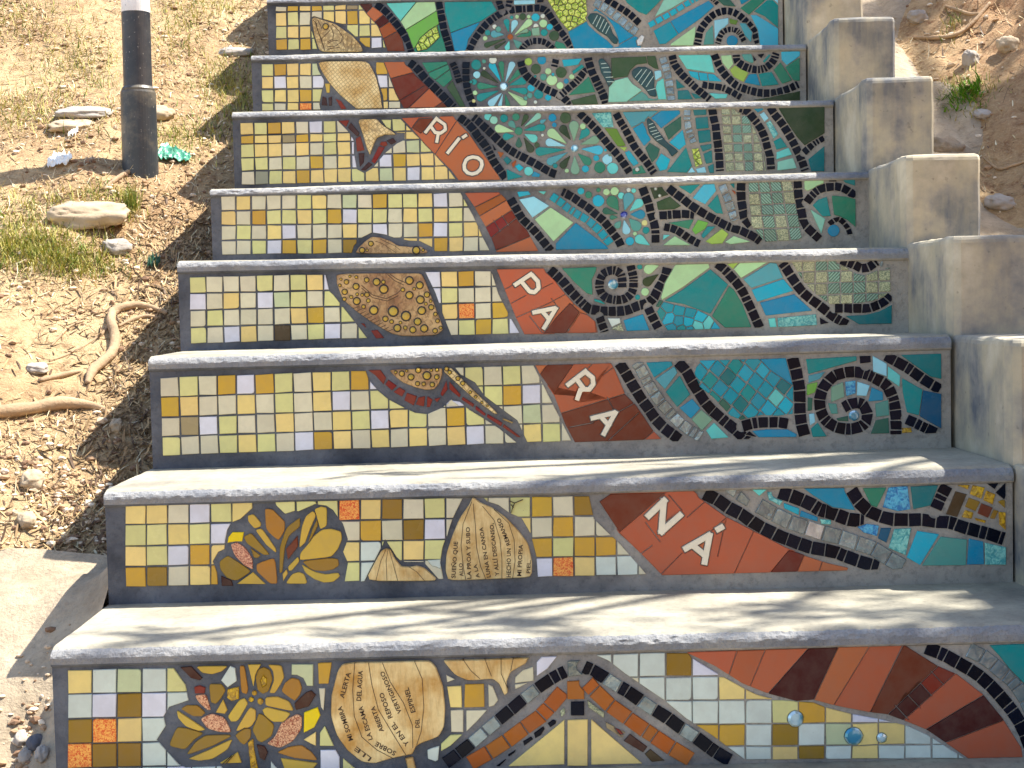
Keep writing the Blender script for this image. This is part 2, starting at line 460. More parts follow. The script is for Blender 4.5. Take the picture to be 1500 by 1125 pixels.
                if len(code) > 1:
                    ws = [0.5 if c == c.lower() else 1.0 for c in code]; tot = sum(ws); cuts = [0]; [cuts.append(cuts[-1]+a/tot*T) for a in ws]; cs = [c.upper() for c in code]
                else:
                    cuts = [0]; cs = []
                    while cuts[-1] < T-Lt*0.3:
                        r_ = rnd.random(); l_ = Lt*(0.55 if r_ < 0.2 else rnd.uniform(0.92, 1.1)); cuts.append(min(T, cuts[-1]+l_)); cs.append(code)
                g = 1.0
                for i, c in enumerate(cs):
                    a, b_ = cuts[i]+g, cuts[i+1]-g
                    if b_-a < 1.2: continue
                    pa, pb = cr(a), cr(b_)
                    ta = cr(a+.5)-cr(a-.5); tb = cr(b_+.5)-cr(b_-.5); ta = ta/(np.linalg.norm(ta)+1e-9); tb = tb/(np.linalg.norm(tb)+1e-9)
                    if rnd.random() < 0.35:   # irregular cut
                        ta = ta+tb*0.5; ta /= np.linalg.norm(ta)
                    na = np.array([-ta[1], ta[0]]); nb = np.array([-tb[1], tb[0]]); hw = w_/2
                    J = lambda: np.array([rnd.uniform(-.4, .4), rnd.uniform(-.4, .4)])
                    quad = [pa+na*hw+J(), pb+nb*hw+J(), pb-nb*hw+J(), pa-na*hw+J()]
                    s.poly([tuple(p) for p in quad], s.new(c), 0)
            elif o[0] == 'P':
                _, code, halo, nm, pls = o
                for pl in pls:
                    if code in 'ANbsEFBD' and len(pl) > 4:      # hand-nipped curves, not facets
                        q_ = []
                        for i in range(len(pl)):
                            a, b_, c_ = np.array(pl[i-1]), np.array(pl[i]), np.array(pl[(i+1) % len(pl)])
                            q_ += [tuple(b_+(a-b_)*0.2), tuple(b_*0.9+(a+c_)*0.05), tuple(b_+(c_-b_)*0.2)]
                        pl = q_
                    s.poly(pl, s.new(code, nm), halo)
            elif o[0] == 'E':
                q = s.bb(o[1], 0)
                if q: s.L[q[0]][s.inside(o[1], q[1], q[2])] = 0
            elif o[0] == 'O':
                _, c, x, y, r = o; n = 14; a0 = rnd.random()*6
                pl = [(x+r*(1+rnd.uniform(-.05, .05))*math.cos(a0+i*6.2832/n), y+r*(1+rnd.uniform(-.05, .05))*math.sin(a0+i*6.2832/n)) for i in range(n)]
                s.poly(pl, s.new(c, 'glass_bead' if c in 'QV' else 'pebble_tile'), 0.7)
            elif o[0] == 'D':
                _, c, p0, p1, w_ = o; p0 = np.array(p0); p1 = np.array(p1); ax = p1-p0; L = np.linalg.norm(ax); ax /= L; nn = np.array([-ax[1], ax[0]]); r = w_/2
                L = max(L, r*1.2)
                pl = [tuple(p0+nn*0.5), ]
                al = math.acos(min(0.95, r/L))
                cc = p0+ax*L
                # tangent teardrop
                for i in range(11):
                    th = (math.pi-al)-(2*(math.pi-al))*i/10
                    pl.append(tuple(cc+ax*(r*math.cos(th))+nn*(r*math.sin(th))))
                pl.append(tuple(p0-nn*0.5))
                s.poly(pl, s.new(c, 'petal_tile'), 0.7)
            elif o[0] == 'S':
                _, c, w_, nm, lines = o
                idn = s.new(c, 'letter', None, 'cream letter '+nm)
                for ph in (0, 1):
                    for ln in lines:
                        for i in range(len(ln)-1):
                            a, b_ = np.array(ln[i]), np.array(ln[i+1]); d = b_-a; L = np.linalg.norm(d); d /= L; n_ = np.array([-d[1], d[0]])*(w_/2)
                            s_poly = [tuple(a+n_), tuple(b_+n_), tuple(b_-n_), tuple(a-n_)]
                            q = s.bb(s_poly, 3); 
                            if q is None: continue
                            sl_, X, Y = q
                            ins = s.inside(s_poly, X, Y)
                            if ph == 0: s.L[sl_][ins | (s.dist(s_poly, X, Y, True) < 1.5)] = 0
                            else: s.L[sl_][ins] = idn
                            for p, inner in ((ln[i], i > 0 or ln[0] == ln[-1]), (ln[i+1], i < len(ln)-2 or ln[0] == ln[-1])):
                                if inner and ph == 1:
                                    q = s.bb([p], w_/2+1); s.L[q[0]][np.hypot(q[1]-p[0], q[2]-p[1]) < w_/2] = idn
        # clip to the panel
        q = s.bb(s.clip, 2); m_ = np.zeros_like(s.L, bool); m_[q[0]] = s.inside(s.clip, q[1], q[2]); s.L[~m_] = 0
        return s.trace()

    def trace(s):
        L = np.zeros((s.H+2, s.W+2), np.int32); L[1:-1, 1:-1] = s.L
        E = {}
        def add(mask, lab, dr0, dc0, dr1, dc1):
            rr, cc = np.nonzero(mask); ll = lab[rr, cc]
            for r, c, l in zip(rr.tolist(), cc.tolist(), ll.tolist()):
                E.setdefault((l, r+dr0, c+dc0), []).append((r+dr1, c+dc1))
        C = L[1:-1, 1:-1]
        nz = C > 0
        add(nz & (C != L[:-2, 1:-1]), C, 0, 0, 0, 1)      # top edge, going right
        add(nz & (C != L[1:-1, 2:]), C, 0, 1, 1, 1)       # right edge, going down
        add(nz & (C != L[2:, 1:-1]), C, 1, 1, 1, 0)       # bottom edge, going left
        add(nz & (C != L[1:-1, :-2]), C, 1, 0, 0, 0)      # left edge, going up
        loops = {}
        while E:
            key = next(iter(E)); l = key[0]; start = (key[1], key[2]); cur = start; pts = []; prev = None
            while True:
                lst = E[(l,)+cur]
                if len(lst) == 1 or prev is None: nx = lst.pop(0)
                else:
                    d = (cur[0]-prev[0], cur[1]-prev[1]); want = (d[1], -d[0])   # turn right
                    nx = next((q for q in lst if (q[0]-cur[0], q[1]-cur[1]) == want), lst[0]); lst.remove(nx)
                if not lst: del E[(l,)+cur]
                if prev is None or (nx[0]-cur[0], nx[1]-cur[1]) != (cur[0]-prev[0], cur[1]-prev[1]): pts.append(cur)
                prev = cur; cur = nx
                if cur == start and (l,)+cur not in E: break
                if cur == start: break
            a = 0.0
            for i in range(len(pts)):
                r1, c1 = pts[i]; r2, c2 = pts[(i+1) % len(pts)]; a += c1*r2-c2*r1
            loops.setdefault(l, []).append((a/2, pts))
        out = []
        for l, lp in loops.items():
            outer = [(a, p) for a, p in lp if a > 0]; holes = [(a, p) for a, p in lp if a < 0]
            for a, p in outer:
                if a < (3.2*RS*RS): continue
                so_ = simp(p)
                if len(so_) < 3: continue
                hs = [simp(h) for ha, h in holes if -ha > 4*RS*RS and pin(h[0], p)]
                cv = lambda q: [(s.x0+c/RS, s.y0+r/RS) for r, c in q]
                out.append((l, cv(so_), [cv(h) for h in hs if len(h) >= 3], a/RS/RS))
        return out

def pin(p, poly):
    y, x = p; y += .5; x += .5; c = False; n = len(poly); j = n-1
    for i in range(n):
        yi, xi = poly[i]; yj, xj = poly[j]
        if (yi > y) != (yj > y) and x < (xj-xi)*(y-yi)/(yj-yi)+xi: c = not c
        j = i
    return c

def simp(pts, tol=1.05):
    A = np.array(pts, float); n = len(A)
    if n < 5: return [tuple(p) for p in A]
    Nx = np.roll(A, -1, 0); D_ = Nx-A; L_ = np.hypot(D_[:, 0], D_[:, 1]); B = []
    for i in range(n):               # smooth the raster stairs, keep true corners of long edges
        if L_[i] <= 5: B.append((A[i]+Nx[i])/2)
        else:
            d = D_[i]/L_[i]; B.append(A[i]+d*0.6); B.append(Nx[i]-d*0.6)
    A = np.array(B); i0 = int(np.argmax(((A-A.mean(0))**2).sum(1))); A = np.roll(A, -i0, 0); i1 = int(np.argmax(((A-A[0])**2).sum(1)))
    def dp(P):
        st = [(0, len(P)-1)]; keep = np.zeros(len(P), bool); keep[0] = keep[-1] = True
        while st:
            a, b = st.pop()
            if b <= a+1: continue
            d = P[b]-P[a]; L = math.hypot(*d); v = P[a+1:b]-P[a]
            e = np.abs(v[:, 0]*d[1]-v[:, 1]*d[0])/L if L > 1e-6 else np.hypot(v[:, 0], v[:, 1])
            m_ = int(np.argmax(e))
            if e[m_] > tol: keep[a+1+m_] = True; st += [(a, a+1+m_), (a+1+m_, b)]
        return P[keep]
    P1 = dp(A[:i1+1]); P2_ = dp(np.vstack([A[i1:], A[:1]]))
    Q = np.vstack([P1[:-1], P2_[:-1]])
    return [tuple(p) for p in Q]

def inset(lp, d):
    n = len(lp); out = []
    for i in range(n):
        a, b, c = np.array(lp[i-1]), np.array(lp[i]), np.array(lp[(i+1) % n])
        e1 = b-a; e2 = c-b; e1 /= (np.linalg.norm(e1)+1e-12); e2 /= (np.linalg.norm(e2)+1e-12)
        n1 = np.array([-e1[1], e1[0]]); n2 = np.array([-e2[1], e2[0]]); m_ = n1+n2; q = np.dot(m_, m_)
        if q < 0.3: m_ = n1; k = 1.0
        else: k = min(2/q, 1.6)
        out.append(b+m_*d*k if q >= 0.3 else b+n1*d)
    return out

def tile_mesh(name, outer, holes, Y, th, bev, ins, tilt=0.0):
    """outer/holes in photo px on plane Y -> raised bevelled tile"""
    un = lambda L_: [(lambda p: (p[0], p[2]))(at(x, y, Y)) for x, y in L_]
    loops = []
    for q in [outer]+holes:
        u = un(q); a = sum(u[i-1][0]*u[i][1]-u[i][0]*u[i-1][1] for i in range(len(u)))
        want = 1 if q is outer else -1
        if a*want < 0: u = u[::-1]
        loops.append(u)                      # outer counter-clockwise in (x,z), holes clockwise
    cx = sum(p[0] for p in loops[0])/len(loops[0]); cz = sum(p[1] for p in loops[0])/len(loops[0])
    tx, tz = random.uniform(-tilt, tilt), random.uniform(-tilt, tilt)
    dy = lambda p: (p[0]-cx)*tx+(p[1]-cz)*tz
    V = []; Fc = []; tops = []
    for u in loops:
        n = len(u); b = len(V)
        u2 = inset(u, ins)
        V += [(p[0], Y+0.001, p[1]) for p in u]
        V += [(p[0], Y-th+bev+dy(p), p[1]) for p in u]
        V += [(p[0], Y-th+dy(p), p[1]) for p in u2]
        for i in range(n):
            j = (i+1) % n
            Fc.append((b+i, b+j, b+n+j, b+n+i)); Fc.append((b+n+i, b+n+j, b+2*n+j, b+2*n+i))
        tops.append((b+2*n, [Vector((p[0], p[1], 0)) for p in u2]))
    if len(loops) == 1 and th < 0.0058: Fc.append(tuple(range(tops[0][0], tops[0][0]+len(loops[0]))))
    else:
        idx = []; [idx.extend(range(b, b+len(vv))) for b, vv in tops]
        for tri in tessellate_polygon([vv for _, vv in tops]):
            a, b_, c = (V[idx[i]] for i in tri)
            ar = (b_[0]-a[0])*(c[2]-a[2])-(c[0]-a[0])*(b_[2]-a[2])
            t = [idx[i] for i in tri]
            Fc.append(tuple(t if ar > 0 else t[::-1]))
    me = bpy.data.meshes.new(name); me.from_pydata(V, [], Fc)
    return me

TERRA = 'tTnRrHU'
def build_mosaic(mo, parent):
    Y = YS[mo.k]
    for l, outer, holes, area in mo.run():
        code, name, seeds, label = mo.info[l]
        if seeds:
            for c, p in seeds:
                if pin((p[1]-.5, p[0]-.5), [(y, x) for x, y in outer]): code = c; break
        if name is None:
            name = ('black_tile' if code == 'K' else 'mirror_tile' if code in 'MX' else 'terracotta_tile' if code in TERRA
                    else 'printed_glass_tile' if code in 'zZ' else 'ceramic_shard')
        th, bev, ins, tl = 0.0026, 0.0010, 0.0008, 0.014
        if code in 'FEB': th, bev, ins, tl = 0.0060, 0.0018, 0.0012, 0
        if code == 'D': th, bev, ins, tl = 0.0045, 0.002, 0.0018, 0
        if code in 'QV': th, bev, ins, tl = 0.0055, 0.0030, 0.0030, 0
        if code == 'L': th, bev, ins, tl = 0.0045, 0.0016, 0.0012, 0.05
        if name == 'letter': th, bev, ins, tl = 0.0032, 0.0006, 0.0005, 0
        me = tile_mesh(name, outer, holes, Y, th, bev, ins, tl)
        o = link(name, me, MAT[code], parent)
        if label: o['label'] = label
    # raised spots on the ray: dark ring with a golden boss
    for (px, py, r) in mo.rings:
        c = at(px, py, Y); rr = r*np.linalg.norm(at(px+1, py, Y)-c); n = 12; V = []; Fc = []; mi = []
        prof = [(1.0, 0.0055), (0.86, 0.0078), (0.66, 0.0068), (0.60, 0.0072), (0.35, 0.0095), (0.0, 0.0102)]
        for (k, d) in prof[:-1]:
            V += [(c[0]+rr*k*math.cos(6.2832*i/n), Y-d, c[2]+rr*k*math.sin(6.2832*i/n)) for i in range(n)]
        V.append((c[0], Y-prof[-1][1], c[2]))
        for j in range(4):
            for i in range(n):
                i2 = (i+1) % n; Fc.append((j*n+i, j*n+i2, (j+1)*n+i2, (j+1)*n+i)); mi.append(0 if j < 2 else 1)
        for i in range(n): Fc.append((4*n+i, 4*n+(i+1) % n, 5*n)); mi.append(1)
        mk('spot', V, Fc, [INKD, MAT['A']], parent, True, mi)
    # thin raised glaze lines
    groups = {}
    for c, w_, pl in mo.ink: groups.setdefault(c, []).append((w_, pl))
    for c, lst in groups.items():
        V = []; Fc = []
        dep = 0.0062 if c in 'k' else 0.0047
        for w_, pl in lst:
            P = [np.array(p) for p in pl]; b = len(V)
            for i, p in enumerate(P):
                t = (P[min(i+1, len(P)-1)]-P[max(i-1, 0)]); t = t/(np.linalg.norm(t)+1e-9); n_ = np.array([-t[1], t[0]])*w_/2
                for q, dd in ((p-n_, 0.0), (p-n_*0.7, dep+0.0003), (p+n_*0.7, dep+0.0003), (p+n_, 0.0)):
                    a = at(q[0], q[1], Y); V.append((a[0], Y-dd, a[2]))
            for i in range(len(P)-1):
                for j in range(3): q = b+i*4+j; Fc.append((q, q+1, q+5, q+4))
        mk('glaze_line', V, Fc, {'k': INK, 'd': INKW}[c], parent)['kind'] = 'stuff'
    for txt, (p0, p1), h in mo.texts:
        cu = bpy.data.curves.new('engraved_text', 'FONT'); cu.body = txt; cu.size = 1.0; cu.extrude = 0; cu.offset = 0.018; cu.resolution_u = 2
        ob = bpy.data.objects.new('tmp', cu); COL.objects.link(ob); bpy.context.view_layer.update()
        me = bpy.data.meshes.new_from_object(ob.evaluated_get(bpy.context.evaluated_depsgraph_get())); bpy.data.objects.remove(ob)
        n = len(me.vertices); co = np.zeros(n*3); me.vertices.foreach_get('co', co); co = co.reshape(-1, 3)
        wd = co[:, 0].max()-co[:, 0].min(); x_ = (co[:, 0]-co[:, 0].min())/wd; yy = co[:, 1]/0.62
        a = np.array(p0); b = np.array(p1); d = b-a; nrm = np.array([d[1], -d[0]])/np.linalg.norm(d)
        out = np.zeros((n, 3))
        for i in range(n):
            q = a+d*x_[i]+nrm*(yy[i]*h); w3 = at(q[0], q[1], Y); out[i] = (w3[0], Y-0.0064, w3[2])
        me.vertices.foreach_set('co', out.ravel()); me.update()
        o = link('engraved_text', me, INK, parent); o['label'] = 'engraved words '+txt
# ------------------------------------------------------------------ mosaic drawings (traced piece by piece)
D8 = """
R | 402,7.5 1141,-7 1141,68 402,80
@380,0,5
G 10 | 115,45 985,25 990,352 120,372 | 0,.135,.455,.735,1 | eYyYcygcec yceeyyYyyy cyyccyccye YcYccccYwc | 112,42 728,26 790,110 865,190 910,290 938,378 112,380
E | 372,135 400,118 470,140 560,165 640,180 645,215 700,265 780,340 825,350 830,382 430,382 395,260 368,180
P F 1.5 carved_fish | 385,140 405,128 470,150 560,178 620,220 690,270 745,335 762,382 445,382 405,270
N 487,197,26
I k 6 | 395,150 420,175 425,215 455,290 475,355;430,150 445,180 460,215;455,290 520,225;525,205 545,250 540,290 500,310;535,180 580,225 610,270 600,310 560,340 500,345;505,320 540,300 575,300;500,365 540,355 590,350;410,160 440,255 470,340 480,375
I k 3 | 620,250 612,300 622,340 615,375;650,265 640,310 652,350 648,378;680,290 672,330 685,378;705,310 700,345 712,378
C t | 735,30 825,28 880,60 960,150 1010,220 1050,300 1065,375 938,375 910,290 870,190 795,110 | 780,100 842,35;845,160 908,108;878,208 940,168;912,282 990,240 | r775,45 t835,95 r890,155 n930,215 T980,310
B K 50 60 | 850,30 915,75 990,160 1050,240 1095,320 1115,385
C 4 | 930,25 1285,10 1330,150 1350,260 1370,385 1140,385 1085,240 1030,150 | 1040,150 1150,15;1080,213 1290,85;1135,355 1300,190 | 21020,60 41180,90 51200,200 a1320,330
V | 1145,345 1180,280 1250,220 1300,190 1320,270 1270,320 1225,360 1160,375 | L1170,350 L1200,290 L1240,240 L1230,310 L1290,220 L1300,270 L1260,300 L1190,340
B K 50 60 | 1312,8 1328,90 1340,160 1355,230 1378,300 1400,385
@640,0,5
C 1 | 55,15 400,10 440,80 320,160 230,290 215,375 130,375 100,240 60,90 | 100,242 320,158 | 1230,100 3180,280
B K 50 50 | 235,375 290,270 360,180 450,110 540,75 640,65 760,62 810,90 860,170 920,250 1000,360
B K 45 38 | 450,0 478,85
B K 45 38 | 535,-10 522,55
P 8 | 560,-30 720,-35 720,30 565,35
P K | 730,-35 790,-35 780,15 735,20
D 8:545,240,570,170,50 4:570,255,675,165,52 a:585,270,670,245,50 1:525,235,510,160,45 k:490,255,420,250,55 6:500,285,365,330,42 q:505,305,435,345,30 2:530,300,515,350,40 7:560,290,600,330,55 j:600,245,655,225,30
O 4:587,122,15 6:628,122,25 4:672,122,15 0:722,128,30 W:775,118,18 4:780,172,30 W:725,192,20 0:826,198,24 1:785,240,26 6:858,262,38 4:353,280,18 1:372,240,22 W:422,195,17 1:548,128,14 7:450,215,22
P j | 690,210 750,200 755,260 700,262 
P a | 870,300 930,320 960,372 850,372
O n:537,270,22
B K 45 36 | 615,375 665,315 740,300 805,318 855,365
V | 810,0 1090,-30 1105,150 1040,190 965,228 900,150 | L840,20 L880,15 L930,10 L985,5 L1040,0 L1080,10 L870,60 L915,55 L965,50 L1010,45 L1060,70 L900,100 L945,95 L985,90 L1030,100 L1075,120 L930,140 L970,135 L1010,145 L1050,160 L960,180 L1000,180 L1080,50 L980,215 L905,25 L1060,30
C 3 | 960,232 1100,155 1160,60 1290,150 1450,250 1495,310 1490,372 1010,372 | 1300,345 1450,262 | 31100,250 11440,320
E | 1085,130 1110,90 1170,80 1240,120 1290,190 1325,270 1335,340 1300,350 1250,300 1170,240 1110,185
P D 0.5 small_carved_fish | 1100,130 1120,100 1170,95 1230,130 1270,190 1290,250 1330,290 1320,325 1290,320 1250,270 1180,230 1120,170
I d 6 | 1140,180 1175,115;1165,200 1200,125;1190,215 1225,140;1210,235 1245,165;1235,250 1265,190
B M 60 55 | 1150,15 1240,60 1330,130 1410,200 1470,240
P X | 1460,300 1500,255 1520,270 1500,330 1470,335
B K 50 50 | 1235,-10 1310,40 1370,75 1430,120 1490,180
@900,0,5
P 1 | 60,-30 355,-30 345,0 235,110 180,90 90,20
P P | 295,125 375,-30 560,-30 520,0 430,55
B 0 40 58 | 250,190 350,135 430,90 520,35 620,-20
C 3 | 285,225 420,150 690,5 732,48 640,130 470,250 375,322 330,325 | 405,150 470,255 | u350,270
P 4 | 412,322 595,190 588,335 412,335
B K 52 45 | 606,335 630,220 680,150 740,100 820,80 900,105 970,165 1020,230 1055,320
P 7 | 650,330 670,240 720,180 730,325
P 8 | 730,150 835,130 835,175 780,225 735,290
P p | 842,135 905,150 890,182 845,172
P k | 915,170 960,170 1010,240 1000,310 955,260
B K 40 30 | 755,325 790,240 850,215 910,235 955,310
O 3:862,300,42
B K 34 30 | 705,-20 770,42
P d | 720,-30 800,-25 850,0 890,50 800,40
P a | 920,60 1000,0 1130,-30 1105,0 985,110
P 3 | 905,-30 1000,-30 1000,-5 930,35
P 1 | 1020,85 1120,0 1160,0 1200,40 1200,205 1100,120
P 8 | 1165,-35 1200,-38 1200,30 1165,-3
P v | 995,110 1040,110 1200,210 1200,335 1068,335 1050,220
"""
D7 = """
R | 382,92.5 1172,75 1172,147 382,162
@380,0,5
G 12 | 12,465 1128,450 1131,835 15,850 | 0,.245,.495,.75,1 | cYyymcccyYyy ywyewccccwey cyyYceeeyYyc ceyoeccccyee | 8,460 905,448 960,570 1000,680 1045,780 1055,860 8,860
E | 415,440 860,440 852,500 872,600 905,700 915,830 450,830 440,760 458,660 480,600 430,510
P F 1.5 carved_fish | 430,452 795,447 855,560 888,700 905,820 740,820 600,705 510,605 455,520
P H | 462,705 490,715 500,775 455,770
P H | 505,715 535,705 530,775 508,775
P R | 555,720 600,740 650,815 600,800
P A | 480,612 518,612 515,680 492,680
C t | 912,453 1080,453 1105,500 1150,560 1240,640 1330,720 1410,800 1060,800 1000,680 960,570 | 965,575 1130,530;1040,730 1190,640;1100,785 1225,665;1280,790 1345,745 | T1080,620 T1120,730 t1230,740 T1370,780
B K 58 58 | 1095,455 1155,500 1210,570 1280,640 1350,710 1425,790
C a | 1190,458 1372,452 1400,520 1415,580 1350,640 1250,560 | 1220,540 1375,475;1295,580 1400,505 | a1250,480
@640,0,5
P 6 | 70,640 115,590 215,790 180,800
B K 45 40 | 110,455 140,520 170,620
B K 52 50 | 215,450 212,520 215,600 230,680 275,790
D 0:470,600,405,480,55 a:485,600,472,470,44 8:503,600,550,475,50 a:520,610,600,530,45 1:530,625,630,592,60 1:530,650,640,668,52 4:520,672,632,750,60 a:500,690,520,770,36 8:475,680,400,755,56 8:482,690,462,770,30 1:452,665,320,715,60 a:445,635,320,630,54 q:450,608,345,540,50
O 1:288,475,38 8:293,548,27 1:272,600,22 4:280,680,18 W:347,500,11 W:410,440,28 0:690,645,28 1:745,690,36 0:815,715,24 7:680,700,22 W:722,748,14 7:345,450,16 4:700,590,12 7:650,720,16 1:250,600,12 c:270,740,14
O Q:490,635,30
B K 55 50 | 612,445 630,510 660,560 720,605 800,655 870,685 930,720 980,770
B K 48 42 | 872,430 858,495
B K 50 46 | 905,700 970,640 1020,600 1060,550 1100,500
B K 58 56 | 1105,420 1125,500 1150,560 1190,640 1220,700 1240,770
O i:670,452,28 6:725,505,38 3:768,440,34 4:815,522,24 7:780,565,26 4:842,587,40 4:902,627,27 6:910,530,42 3:948,595,20 4:988,562,20 0:850,545,12 1:720,560,10
P 0 | 915,438 1065,428 1035,475 930,490
P 1 | 990,522 1062,470 1082,490 1000,545
P a | 960,700 1112,560 1160,675
P 6 | 980,735 1160,690 1185,775 1000,775
E | 1165,430 1220,410 1275,470 1300,530 1320,600 1320,670 1260,680 1225,590 1190,530
P D 0.5 small_carved_fish | 1180,440 1215,425 1255,470 1285,530 1300,600 1305,655 1270,670 1235,590 1200,530
I d 6 | 1200,470 1240,465;1205,500 1260,495;1220,530 1275,530;1235,570 1290,565;1245,600 1295,600
@900,0,5
C 6 | -25,425 235,412 300,410 325,510 290,500 235,465 160,475 110,530 98,560 -20,575 | 232,410 245,470 | 
P P | 2,590 95,565 130,612 200,662 100,745 -45,750 -40,640
P 7 | 100,742 200,670 240,700 320,715 320,735
E | 115,560 110,520 160,475 235,468 290,510 310,600 300,640 330,710 300,730 250,720 215,665 160,610
P D 0.5 small_carved_fish | 130,560 125,520 170,490 230,490 280,520 295,600 290,640 320,700 300,710 260,705 230,660 170,600
I d 6 | 150,570 200,510;170,600 235,510;195,625 265,525;230,640 285,560;240,665 300,650
P 2 | 312,600 360,572 382,730 322,730 302,645
P 8 | 292,522 340,515 347,560 300,590
B M 55 58 | 350,415 380,510 400,600 418,740
P 9 | 450,580 520,640 455,652
P 9 | 462,665 540,660 575,728 465,730
P 9 | 560,680 640,700 640,720 590,725
B K 55 45 | 420,402 440,470 490,540 560,610 620,665 700,730
P 2 | 465,405 705,400 735,535 530,505
C 0 | 540,520 730,545 790,600 620,590 560,560 | 612,520 625,595;680,530 690,600 | 
B K 55 48 | 730,395 770,490 830,570 900,630 980,660 1070,680 1160,680 1250,660 1360,612
B K 48 50 | 640,618 700,630 780,640 850,670 930,715
P 2 | 690,682 830,690 820,720 740,725
P 4 | 780,408 855,403 872,470 835,512 790,460
P i | 845,512 885,475 985,530 945,602 870,560
P 3 | 985,545 1040,540 1070,630 950,607
P 1 | 1055,542 1150,525 1205,620 1080,632
P a | 1165,512 1215,455 1300,590 1230,615
P v | 1220,380 1360,375 1358,410 1265,482 1225,440
P a | 1250,492 1358,420 1358,592 1310,590
B K 54 42 | 890,398 900,450 960,490 1030,510 1100,500 1160,450 1185,385
P 7 | 930,398 1000,395 1030,440 1010,465 950,440
P K | 1010,402 1040,440 1025,450
P 1 | 1085,450 1130,398 1145,405 1100,460
P K | 1045,400 1100,392 1075,430
P q | 1130,715 1360,665 1360,735 1000,735
"""
